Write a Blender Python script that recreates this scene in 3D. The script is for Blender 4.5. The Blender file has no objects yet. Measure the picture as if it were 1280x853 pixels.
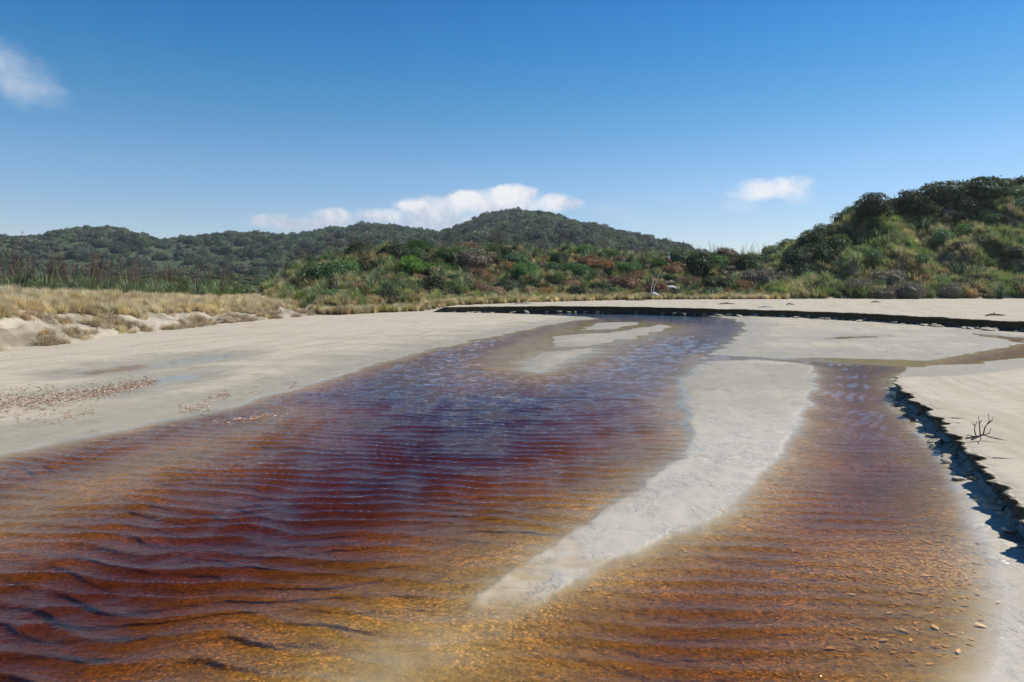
import bpy, math, random
import numpy as np
from mathutils import Vector, Matrix
random.seed(7); rng = np.random.default_rng(7)
S = bpy.context.scene
COL = S.collection
R = math.radians
# ------------------------------------------------------------------ camera
F = 853.0; CX = 640.0; CY = 426.5; HZ = 358.0; CAMZ = 1.7
PITCH = math.atan((CY-HZ)/F)
cam = bpy.data.cameras.new('camera'); cam.sensor_width = 36; cam.lens = 36*F/1280
cam.clip_start = 0.05; cam.clip_end = 20000
co = bpy.data.objects.new('camera', cam); COL.objects.link(co)
co.location = (0, 0, CAMZ); co.rotation_euler = (math.pi/2-PITCH, 0, 0); S.camera = co
# ------------------------------------------------------------------ sun / sky
SUN_EL = R(51); SUN_AZ = R(70)      # azimuth measured clockwise from the view direction (+Y)
sd = bpy.data.lights.new('sun', 'SUN'); sd.energy = 5.0; sd.angle = R(0.53); sd.color = (1.0, 0.955, 0.89)
so = bpy.data.objects.new('sun', sd); COL.objects.link(so)
sv = Vector((math.sin(SUN_AZ)*math.cos(SUN_EL), math.cos(SUN_AZ)*math.cos(SUN_EL), math.sin(SUN_EL)))
so.rotation_euler = sv.to_track_quat('Z', 'Y').to_euler()
so.location = (30, 30, 60)
S.view_settings.view_transform = 'Standard'; S.view_settings.look = 'None'
S.view_settings.exposure = 0.27; S.view_settings.gamma = 1.0

class NT:
    """tiny node helper"""
    def __init__(s, tree): s.t = tree; s.n = tree.nodes; s.l = tree.links
    def node(s, typ, **kw):
        n = s.n.new(typ)
        for k, v in kw.items():
            if k.startswith('i_'):
                key = k[2:]
                key = int(key) if key.isdigit() else key.replace('_', ' ')
                s.put(n.inputs[key], v)
            else: setattr(n, k, v)
        return n
    def put(s, sock, v):
        if isinstance(v, bpy.types.NodeSocket): s.l.new(v, sock)
        elif isinstance(v, bpy.types.Node): s.l.new(v.outputs[0], sock)
        else:
            if isinstance(v, tuple) and len(v) == 3 and sock.type == 'RGBA': v = v+(1,)
            sock.default_value = v
    def math(s, op, a, b=0.0, c=0.0, clamp=False):
        n = s.n.new('ShaderNodeMath'); n.operation = op; n.use_clamp = clamp
        s.put(n.inputs[0], a); s.put(n.inputs[1], b); s.put(n.inputs[2], c); return n.outputs[0]
    def vmath(s, op, a, b=(0, 0, 0)):
        n = s.n.new('ShaderNodeVectorMath'); n.operation = op
        s.put(n.inputs[0], a); s.put(n.inputs[1], b); return n.outputs[0]
    def mix(s, f, a, b, blend='MIX'):
        n = s.n.new('ShaderNodeMix'); n.data_type = 'RGBA'; n.blend_type = blend
        s.put(n.inputs[0], f); s.put(n.inputs[6], a); s.put(n.inputs[7], b); return n.outputs[2]
    def noise(s, vec, scale, detail=3.0, rough=0.55, dist=0.0, out=0):
        n = s.n.new('ShaderNodeTexNoise')
        s.put(n.inputs['Vector'], vec); s.put(n.inputs['Scale'], scale); s.put(n.inputs['Detail'], detail)
        s.put(n.inputs['Roughness'], rough); s.put(n.inputs['Distortion'], dist); return n.outputs[out]
    def ramp(s, f, a, b, lo=0.0, hi=1.0, smooth=True):
        n = s.n.new('ShaderNodeMapRange'); n.interpolation_type = 'SMOOTHSTEP' if smooth else 'LINEAR'
        s.put(n.inputs[0], f); s.put(n.inputs[1], a); s.put(n.inputs[2], b); s.put(n.inputs[3], lo); s.put(n.inputs[4], hi)
        return n.outputs[0]
    def mapping(s, vec, scale=(1, 1, 1), rot=(0, 0, 0), loc=(0, 0, 0)):
        n = s.n.new('ShaderNodeMapping'); s.put(n.inputs['Vector'], vec)
        n.inputs['Scale'].default_value = scale; n.inputs['Rotation'].default_value = rot; n.inputs['Location'].default_value = loc
        return n.outputs[0]
    def bump(s, h, strength, dist, normal=None):
        n = s.n.new('ShaderNodeBump'); s.put(n.inputs['Height'], h); s.put(n.inputs['Strength'], strength)
        s.put(n.inputs['Distance'], dist)
        if normal is not None: s.put(n.inputs['Normal'], normal)
        return n.outputs[0]

W = bpy.data.worlds.new('World'); S.world = W; W.use_nodes = True
w = NT(W.node_tree); w.n.clear()
sky = w.node('ShaderNodeTexSky', sky_type='NISHITA', sun_disc=False, sun_elevation=SUN_EL, sun_rotation=SUN_AZ,
             altitude=0.0, air_density=1.0, dust_density=0.05, ozone_density=4.0)
tc = w.node('ShaderNodeTexCoord')
vec = tc.outputs['Generated']
sep = w.node('ShaderNodeSeparateXYZ', i_0=vec)
dx, dy, dz = sep.outputs
# direction -> tangent plane coordinates round the view azimuth, used for the shapes of the clouds
az = w.math('ARCTAN2', dx, dy)
el = w.math('ARCSINE', dz)
cmb = w.node('ShaderNodeCombineXYZ', i_0=az, i_1=el)
cv = cmb.outputs[0]
def c_az(px): return math.atan((px-CX)/F)
def c_el(px, py):
    u = (px-CX)/F; v = -(py-CY)/F
    d = Vector((u, math.cos(PITCH)+v*math.sin(PITCH), -math.sin(PITCH)+v*math.cos(PITCH))); d.normalize()
    return math.asin(d.z)
nz = w.noise(w.mapping(cv, (1, 1.5, 1)), 34.0, 7.0, 0.6)
nz2 = w.noise(w.mapping(cv, (1, 2.2, 1), loc=(3, 1, 0)), 11.0, 5.0, 0.6)
def cloud(px, py, rx, ry, flat=1.0, namp=0.9, edge=0.55, rot=0.0):
    """soft elliptical puff with a flatter base"""
    a0, e0 = c_az(px), c_el(px, py)
    sx, sy = rx/F, ry/F
    a = w.math('SUBTRACT', az, a0); e = w.math('SUBTRACT', el, e0)
    if rot:
        cr, sr = math.cos(rot), math.sin(rot)
        a, e = (w.math('ADD', w.math('MULTIPLY', a, cr), w.math('MULTIPLY', e, sr)),
                w.math('SUBTRACT', w.math('MULTIPLY', e, cr), w.math('MULTIPLY', a, sr)))
    a = w.math('DIVIDE', a, sx); e = w.math('DIVIDE', e, sy)
    below = w.math('LESS_THAN', e, 0.0)
    e = w.math('MULTIPLY', e, w.math('MULTIPLY_ADD', below, flat-1.0, 1.0))
    r2 = w.math('ADD', w.math('POWER', w.math('ABSOLUTE', a), 2.0), w.math('POWER', w.math('ABSOLUTE', e), 2.0))
    d = w.math('SUBTRACT', 1.0, r2)
    d = w.math('ADD', d, w.math('MULTIPLY', w.math('SUBTRACT', nz, 0.5), namp*2.6))
    return w.ramp(d, 0.0, edge*2)
def vmax(lst):
    o = lst[0]
    for x in lst[1:]: o = w.math('MAXIMUM', o, x)
    return o
dense = vmax([cloud(345, 277, 32, 11, 1.0, .5), cloud(378, 280, 40, 9, 1, .5), cloud(585, 250, 34, 14, 1, .7, .4), cloud(640, 243, 40, 14, 1, .7, .4), cloud(525, 259, 30, 12, 1, .7, .4), cloud(705, 256, 30, 10, 1, .8, .6), cloud(420, 271, 38, 12, 1, .5), cloud(395, 281, 80, 11, 1, .5), cloud(480, 270, 50, 12, 1, .5),
              cloud(545, 262, 60, 18, 1, .5), cloud(625, 255, 80, 24, 1, .45), cloud(690, 254, 38, 14, 1, .5),
              cloud(560, 282, 130, 18, 1, .4)])
small = vmax([cloud(962, 237, 56, 17, 1, .8, .6), cloud(938, 244, 28, 11, 1, .7, .8), w.math('MULTIPLY', cloud(922, 258, 34, 12, 1, .8, 1.2), .7), w.math('MULTIPLY', cloud(990, 248, 26, 12, 1, .8, 1.2), .6)])
left = vmax([cloud(22, 92, 64, 34, 1.0, .5, 1.1, rot=-.35), cloud(-60, 75, 90, 30, 1, .6, 1.2)])
wisps = vmax([cloud(800, 276, 50, 12, 1, .9, 1.6), cloud(900, 255, 110, 34, 1, 1.0, 2.4), cloud(770, 262, 60, 16, 1, .9, 1.8), cloud(850,250,70,20,1,1,2.2)])
m = vmax([dense, w.math('MULTIPLY', small, .92), w.math('MULTIPLY', left, .78), w.math('MULTIPLY', wisps, .40)])
skyc = w.node('ShaderNodeHueSaturation', i_Saturation=1.22, i_Value=1.0, i_Color=sky.outputs[0]).outputs[0]
cr_ = w.node('ShaderNodeValToRGB', i_0=dz); gradc = cr_.outputs[0]; els = cr_.color_ramp.elements
for k_, (p_, c_) in enumerate([(0.0, (1.30, 1.10, 1.15)), (.163, (1.15, 1.16, 1.17)), (.237, (.70, 1.08, 1.10)), (.313, (.28, .97, 1.12)), (.40, (.03, .80, 1.10)), (1.0, (.03, .74, 1.08))]):
    e_ = els[k_] if k_ < 2 else els.new(p_)
    if k_ < 2: e_.position = p_
    e_.color = c_+(1,)

skyc = w.mix(1.0, skyc, gradc, 'MULTIPLY')
shade = w.ramp(w.math('ADD', w.noise(w.vmath('ADD', cv, (0.004, 0.012, 0)), 26.0, 5.0, .6), w.math('MULTIPLY', w.math('SUBTRACT', el, c_el(600, 262)), 5.0)), .28, .62)
cc = w.mix(shade, (5.2, 5.9, 7.2), (9.2, 9.2, 9.3))
skyc = w.mix(m, skyc, cc)
bg = w.node('ShaderNodeBackground', i_Color=skyc, i_Strength=0.085)
wo = w.node('ShaderNodeOutputWorld', i_Surface=bg)

# ------------------------------------------------------------------ numeric helpers
def _hash(ix, iy, seed):
    h = (ix.astype(np.int64)*374761393 + iy.astype(np.int64)*668265263 + seed*2147483647) & 0xffffffff
    h = ((h ^ (h >> 13))*1274126177) & 0xffffffff
    h = h ^ (h >> 16)
    return (h & 0xffff)/65535.0*2*np.pi
def perlin(x, y, seed=0):
    x = np.asarray(x, float); y = np.asarray(y, float)
    ix = np.floor(x); iy = np.floor(y); fx = x-ix; fy = y-iy
    u = fx*fx*fx*(fx*(fx*6-15)+10); v = fy*fy*fy*(fy*(fy*6-15)+10)
    def g(ox, oy):
        a = _hash(ix+ox, iy+oy, seed); return np.cos(a)*(fx-ox)+np.sin(a)*(fy-oy)
    a = g(0, 0)*(1-u)+g(1, 0)*u; b = g(0, 1)*(1-u)+g(1, 1)*u
    return (a*(1-v)+b*v)*1.5
def fbm(x, y, octs=4, seed=0, gain=.5):
    o = 0; a = 1.0; f = 1.0
    for k in range(octs):
        o = o+a*perlin(x*f+k*17.3, y*f-k*9.1, seed+k); a *= gain; f *= 2.03
    return o
def sstep(a, b, x):
    t = np.clip((x-a)/(b-a), 0, 1); return t*t*(3-2*t)
def G(px, py, z=0.0):
    """pixel of the photograph -> point of the place at height z"""
    u = (px-CX)/F; v = -(py-CY)/F
    dy_ = math.cos(PITCH)+v*math.sin(PITCH); dz_ = -math.sin(PITCH)+v*math.cos(PITCH)
    t = (z-CAMZ)/dz_
    return (u*t, dy_*t)
def poly(pts, z=0.0): return np.array([G(a, b, z) for a, b in pts])
def seg_dist(X, Y, P, closed=True):
    d = np.full(X.shape, 1e9)
    n = len(P)
    for i in range(n if closed else n-1):
        ax, ay = P[i]; bx, by = P[(i+1) % n]
        ex, ey = bx-ax, by-ay; L = ex*ex+ey*ey+1e-12
        t = np.clip(((X-ax)*ex+(Y-ay)*ey)/L, 0, 1)
        d = np.minimum(d, (X-ax-t*ex)**2+(Y-ay-t*ey)**2)
    return np.sqrt(d)
def sdf(X, Y, P):
    """positive inside"""
    d = seg_dist(X, Y, P); ins = np.zeros(X.shape, bool); n = len(P)
    for i in range(n):
        ax, ay = P[i]; bx, by = P[(i+1) % n]
        c = ((ay > Y) != (by > Y)) & (X < (bx-ax)*(Y-ay)/((by-ay) if abs(by-ay) > 1e-9 else 1e-9)+ax)
        ins ^= c
    return np.where(ins, d, -d)

# ------------------------------------------------------------------ plan of the place
W_MAIN = poly([(-300, 648), (-100, 596), (0, 567), (100, 547), (200, 527), (300, 505), (400, 476), (500, 447), (600, 424), (680, 408),
               (718, 401), (748, 399), (738, 396.5), (690, 394), (640, 392), (596, 391), (640, 389.8), (760, 391.2), (860, 392.6), (905, 397),
               (932, 405), (926, 414), (908, 431), (890, 443), (1020, 451), (1128, 458), (1112, 480), (1130, 510), (1160, 550), (1200, 600),
               (1215, 640), (1235, 680), (1250, 720), (1257, 760), (1246, 800), (1222, 853), (1180, 980), (1100, 1500), (640, 1900),
               (-800, 1900), (-3000, 1400), (-1500, 900)])
W_SIDE = poly([(1156, 457), (1180, 449), (1230, 440), (1280, 430), (1400, 418), (1600, 408), (1600, 428), (1400, 442), (1280, 447), (1190, 456)])
W_LINE = poly([(1212, 416), (1245, 420), (1282, 423), (1282, 430), (1240, 422)])
W_FILM = poly([(890, 442), (960, 447), (1160, 451), (1190, 447), (1190, 455), (1150, 458), (1040, 462), (960, 457)])
PUD = [poly([(88, 467), (140, 458), (190, 454), (194, 458), (140, 467), (100, 471)]),
       poly([(200, 453), (250, 446), (290, 443), (292, 446), (250, 452), (208, 457)]),
       poly([(100, 493), (150, 482), (200, 472), (245, 467), (247, 471), (190, 481), (130, 494)]),
       poly([(1020, 423), (1060, 421), (1100, 420), (1100, 422), (1060, 424)])]
BAR_D = poly([(884, 452), (950, 450), (1018, 457), (1016, 475), (1008, 505), (990, 540), (976, 570), (940, 608), (905, 638), (862, 662),
              (792, 688), (735, 712), (695, 738), (652, 768), (600, 815), (560, 870), (500, 960), (420, 960), (500, 850), (556, 785), (606, 738), (656, 700), (698, 673), (752, 640), (808, 606),
              (850, 571), (871, 545), (863, 520), (856, 490), (860, 470)])
BAR_A = poly([(727, 413), (747, 403.5), (794, 403), (794, 407), (760, 412)])
BAR_B = poly([(689, 423), (714, 418), (760, 416.5), (827, 405.5), (842, 408), (794, 422), (737, 432), (694, 434)])
BAR_C = poly([(672, 442), (737, 435), (748, 437), (668, 464), (659, 455)])
SH_L = poly([(-60, 645), (100, 590), (200, 560), (300, 530), (372, 508), (335, 530), (210, 582), (60, 640), (-60, 680)])
SH_M = poly([(596, 452), (636, 432), (668, 419), (690, 424), (664, 445), (650, 470), (612, 463)])
SH_R = poly([(872, 440), (850, 470), (838, 500), (838, 540), (856, 545), (850, 500), (880, 455)])
SH_F = poly([(578, 756), (640, 764), (615, 806), (570, 860), (500, 960), (340, 1000), (330, 880), (430, 800), (510, 765)])
NBANK_PX = [(1128, 462), (1123, 478), (1160, 508), (1200, 543), (1240, 588), (1280, 630), (1350, 703), (1500, 860), (1750, 1150)]
NB_H = 0.21
NBANK = poly(NBANK_PX, NB_H)
NPLAT = np.vstack([NBANK, poly([(3500, 1200), (3500, 420), (1700, 441), (1400, 444), (1280, 448), (1190, 458)], NB_H)])
NNORTH = poly([(3500, 420), (1700, 441), (1400, 444), (1280, 448), (1190, 458), (1128, 462)], NB_H)
FBANK_PX = [(535, 384), (600, 383.2), (700, 382.6), (800, 383.6), (900, 386), (1000, 388.6), (1100, 392.5), (1200, 398), (1280, 402), (1500, 416), (2000, 448)]
FB_H = 0.42
FBANK = poly(FBANK_PX, FB_H)
FPLAT = np.vstack([FBANK, np.array([(900, 20), (900, 900), (-350, 900), (-14, 46)])])
FLEFT = np.array([FBANK[0], (-14, 46), (-350, 900)])
DUNE_L = np.vstack([poly([(-2200, 640), (-400, 505), (-150, 464), (0, 440), (70, 434), (100, 430), (140, 421), (230, 413), (300, 405), (400, 395.5), (418, 391)], .05),
                    np.array([(-12, 50), (-20, 200), (-600, 400), (-600, 30)])])

def prof(tab, c):
    t = np.array(tab, float); return np.interp(c, t[:, 0], t[:, 1])
DUNE_TOP = [(300, 372), (330, 362), (355, 345), (380, 334), (430, 326), (500, 320), (600, 318), (700, 317), (760, 318), (830, 322), (880, 326), (940, 326),
            (970, 316), (1000, 304), (1040, 292), (1080, 273), (1130, 264), (1180, 250), (1220, 243), (1280, 234), (1400, 222), (1800, 200)]
DUNE_TOE = [(300, 44), (420, 40), (560, 48), (700, 57), (800, 62), (900, 64), (1280, 66), (1800, 60)]
DUNE_CR = [(300, 60), (420, 62), (560, 78), (700, 88), (900, 92), (1000, 86), (1280, 88), (1800, 85)]
HILL_C = [(450, 350), (500, 322), (540, 302), (560, 295), (580, 287), (600, 277), (620, 271), (640, 270), (680, 273), (720, 283), (760, 292), (800, 301), (840, 312), (900, 332), (960, 352), (1000, 366)]
HILL_L = [(-1500, 300), (-400, 290), (-100, 300), (0, 298), (60, 297), (95, 291), (125, 288.5), (155, 290), (180, 297), (205, 303), (235, 297), (290, 294), (330, 295), (370, 295), (410, 287.5), (450, 283.5),
          (480, 287), (520, 294), (560, 298), (640, 310), (750, 330), (900, 352), (1500, 350), (2600, 330)]
def zat(pyv, D): return CAMZ+(HZ-pyv)/F*D

def flowline(Y):
    P = poly([(950, 450), (935, 520), (880, 600), (770, 680), (620, 770), (540, 853), (480, 1200)])
    o = np.argsort(P[:, 1]); return np.interp(Y, P[o, 1], P[o, 0])

def height(X, Y):
    X = np.asarray(X, float); Y = np.asarray(Y, float)
    Rr = np.hypot(X, Y)
    aw = np.clip(Rr/12, .25, 2.2)
    n1 = perlin(X*1.1, Y*1.1, 3); n2 = perlin(X*1.1+31, Y*1.1, 4); n3 = perlin(X*4.3, Y*4.3, 5)
    Xw = X+aw*(n1*.13+n3*.05); Yw = Y+aw*(n2*.13+perlin(X*4.3, Y*4.3, 8)*.05)
    und = fbm(X*.25, Y*.35, 3, 11)
    flat = .035+.012*und+np.clip((Y-18)/30, 0, 1)*.03
    # beach on the left rises away from the water
    dl = seg_dist(Xw, Yw, W_MAIN[:12], False)
    flat = flat+np.where((X < W_MAIN[11][0]) , np.clip(dl/8, 0, 1)*.05, 0)
    def water(P, D, wd, rise=.035):
        s = sdf(Xw, Yw, P)
        return np.where(s > 0, -D*(1-np.exp(-s/wd)), np.minimum(-s*rise, 1))
    farw = np.clip((Rr-8)/25, 0, 1)
    s = sdf(Xw, Yw, W_MAIN)
    right = sstep(-.5, .8, Xw-flowline(Y))
    Dm = .27+.05*perlin(X*.5, Y*.4, 21)-.08*right*sstep(6, 4, Y)-.03*right
    lx_, ly_ = G(1085, 705, -.1)
    Dm = Dm-.06*np.exp(-((X-lx_)/.75)**2-((Y-ly_)/.7)**2)
    wd = .9-.35*farw
    zw = np.where(s > 0, -Dm*(1-np.exp(-s/wd)), -s*.03)
    zw = np.minimum(zw, flat)
    zw = np.minimum(zw, np.minimum(flat, water(W_SIDE, .12, .5)))
    zw = np.minimum(zw, np.minimum(flat, water(W_LINE, .06, .3)))
    zw = np.minimum(zw, np.minimum(flat, water(W_FILM, .018, .5, .02)))
    for i, P in enumerate(PUD): zw = np.minimum(zw, np.minimum(flat, water(P, .07 if i == 0 else .015, .25, .05)))
    micro = .004*fbm(X*1.6, Y*1.9, 3, 31)+.002*perlin(X*9, Y*12, 35)
    def bar(P, h, w_, slope, edge=0.0):
        s = sdf(Xw, Yw, P)
        return np.where(s > 0, edge+h*(1-np.exp(-s/w_)), edge+s*slope)
    hD = .007+.022*sstep(6.5, 11, Y)
    sD = sdf(Xw, Yw, BAR_D)+.045*perlin(X*5, Y*5, 121)+.025*perlin(X*13, Y*13, 122); hD = hD-.004*sstep(5.2, 4.2, Y)
    zb = np.where(sD > 0, hD*(1-np.exp(-sD/.15))+micro*1.1*(1+.9*sstep(10, 6, Y)), -.010*(1-np.exp(np.minimum(sD, 0)/.02))+sD*(.12+.05*right))-.036*sstep(3.95, 3.0, Y)
    zb = np.maximum(zb, bar(BAR_A, .03, .5, .04)); zb = np.maximum(zb, bar(BAR_B, .04, .4, .06)); zb = np.maximum(zb, bar(BAR_C, .04, .4, .07))
    zb = np.maximum(zb, bar(SH_L, .018, .5, .11, -.060)); zb = np.maximum(zb, bar(SH_M, .018, .4, .16, -.045))
    zb = np.maximum(zb, bar(SH_R, .010, .3, .14, -.035)); zb = np.maximum(zb, bar(SH_F, .030, .3, .11, -.035)+micro*1.5)
    z = np.maximum(zw, zb)
    # wet strip between the right channel and the near bank is a skin of water over sand
    nb = seg_dist(X, Y, NBANK, False)
    z = np.where((z > .0) & (nb < 1.0) & (Y < 9), np.minimum(z, .006+micro*1.2), z)
    # ripples of the bed and of the drained flats
    z = z+.0022*perlin(X*5+n1, Y*13+n2, 41)*np.clip(.3+z*0, 0, 1)+micro*.5
    # near plateau
    sp = sdf(X, Y, NPLAT); dn = seg_dist(X, Y, NNORTH, False)
    z = np.where(sp > 0, z*0+np.maximum(z, .03+(NB_H-.03)*sstep(.15, .27, sp)*sstep(-.1, 1.1, dn)+.012*und*sstep(.2, 1, sp)+.06*sstep(1, 8, sp)), z)
    # far bench
    sf = sdf(X, Y, FPLAT); dlft = seg_dist(X, Y, FLEFT, False)
    z = np.where(sf > 0, np.maximum(z, .05+(FB_H-.055)*sstep(.14, .30, sf)*sstep(0, 5, dlft)+.10*sstep(2, 16, sf)+.01*und), z)
    # left dune with a scarped, broken front
    c = CX+F*np.where(Y > 1, X/np.maximum(Y, 1), np.sign(X)*3)
    c = np.where(Y <= 1, np.where(X < 0, -1500, 2600), np.clip(c, -1500, 2600))
    sl = sdf(X, Y, DUNE_L)
    jag = sl+.55*perlin(X*.9, Y*.9, 51)+.25*perlin(X*2.7, Y*2.7, 52)
    HL = prof([(-400, 1.35), (0, 1.3), (100, 1.12), (230, .88), (400, .58), (450, .3)], c)
    zl = HL*(.40*sstep(.0, 1.0, jag)+.35*sstep(1.0, 2.6, jag)+.25*sstep(2.2, 4.6, jag))+.13*fbm(X*1.3, Y*1.3, 4, 55)*sstep(.0, 1.2, sl)
    zl = zl-sstep(5, 12, sl)*.55*np.clip(HL-.4, 0, 1)
    z = np.where(sl > 0, np.maximum(z, zl), z)
    # lowland, dunes and hills behind
    low = .45+4.6*sstep(45, 290, Y)+.5*fbm(X*.03, Y*.03, 3, 61)*sstep(60, 120, Y)
    z = np.where((Y > 48) & (c < 440), z+(np.maximum(low, z)-z)*sstep(48, 58, Y), z)
    toe = prof(DUNE_TOE, c); cr = prof(DUNE_CR, c); top = zat(prof(DUNE_TOP, c), cr)
    t = (Y-toe)/(cr-toe)
    bump = fbm(X*.11, Y*.11, 4, 71)*1.1*sstep(0, .25, t)*sstep(1.25, .8, t)
    gull = sstep(930, 1100, c)*fbm(X*.25, Y*.12, 3, 75)*1.5*sstep(.05, .3, t)*sstep(1.1, .7, t)
    zd = .52+(top-.52)*(.55*sstep(0, 1, t)+.45*np.clip(t, 0, 1)**.8)+bump*np.clip(top/6, .2, 1)+gull
    back = sstep(1.0, 2.2, t)
    zd = zd*(1-back)+low*back
    msk = sstep(300, 345, c)*(Y > 1)
    z = np.where(t > 0, z*(1-msk)+np.maximum(zd, z*(1-sstep(0, .2, t)))*msk, z)
    hn = fbm(X*.012, Y*.012, 4, 81); hn2 = fbm(X*.004, Y*.006, 3, 85)
    hc = zat(prof(HILL_C, c), 560.); tc_ = np.clip((Y-270)/(290), 0, 1.0)
    zc = np.where(Y > 270, hc*(.25*sstep(0, .4, tc_)+.75*tc_**1.15)+hn*7*np.sin(np.pi*tc_), -5)
    zc = np.where(Y > 560, hc-(Y-560)*.12, zc)
    hl = zat(prof(HILL_L, c)+1.0, 1050.); tl = np.clip((Y-330)/720, 0, 1)
    zh = np.where(Y > 330, low+(hl-low)*(.30*sstep(0, .3, tl)+.70*tl**1.1)+(hn*4+hn2*5)*np.sin(np.pi*tl)-7.5*tl, -5)
    zh = np.where(Y > 1050, hl-(Y-1050)*.05, zh)
    z = np.where(Y > 270, np.maximum(z, zc), z); z = np.where(Y > 330, np.maximum(z, zh), z)
    return z

# ------------------------------------------------------------------ mesh helpers
def tag(o, label=None, cat=None, group=None, kind=None):
    if label: o['label'] = label
    if cat: o['category'] = cat
    if group: o['group'] = group
    if kind: o['kind'] = kind
    return o
def mesh_np(name, V, Fq, mats, smooth=True, attrs=None, midx=None):
    """V (n,3); Fq (m,3) or (m,4) int arrays, or list of both"""
    me = bpy.data.meshes.new(name)
    if not isinstance(Fq, list): Fq = [Fq]
    Fq = [np.asarray(f, np.int32) for f in Fq if len(f)]
    loops = np.concatenate([f.ravel() for f in Fq]); tot = np.concatenate([np.full(len(f), f.shape[1], np.int32) for f in Fq])
    st = np.concatenate([[0], np.cumsum(tot)[:-1]]).astype(np.int32)
    me.vertices.add(len(V)); me.vertices.foreach_set('co', np.asarray(V, np.float32).ravel())
    me.loops.add(len(loops)); me.loops.foreach_set('vertex_index', loops)
    me.polygons.add(len(tot)); me.polygons.foreach_set('loop_start', st); me.polygons.foreach_set('loop_total', tot)
    if smooth: me.polygons.foreach_set('use_smooth', np.ones(len(tot), bool))
    if midx is not None: me.polygons.foreach_set('material_index', np.asarray(midx, np.int32))
    for k, v in (attrs or {}).items():
        a = me.attributes.new(k, 'FLOAT', 'POINT'); a.data.foreach_set('value', np.asarray(v, np.float32))
    me.update(calc_edges=True)
    for mt in (mats if isinstance(mats, (list, tuple)) else [mats]): me.materials.append(mt)
    return me
def link(name, me, parent=None, loc=(0, 0, 0)):
    o = bpy.data.objects.new(name, me); COL.objects.link(o); o.location = loc
    if parent: o.parent = parent
    return o
def mat(name):
    m_ = bpy.data.materials.new(name); m_.use_nodes = True; t = NT(m_.node_tree); t.n.clear(); return m_, t

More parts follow.
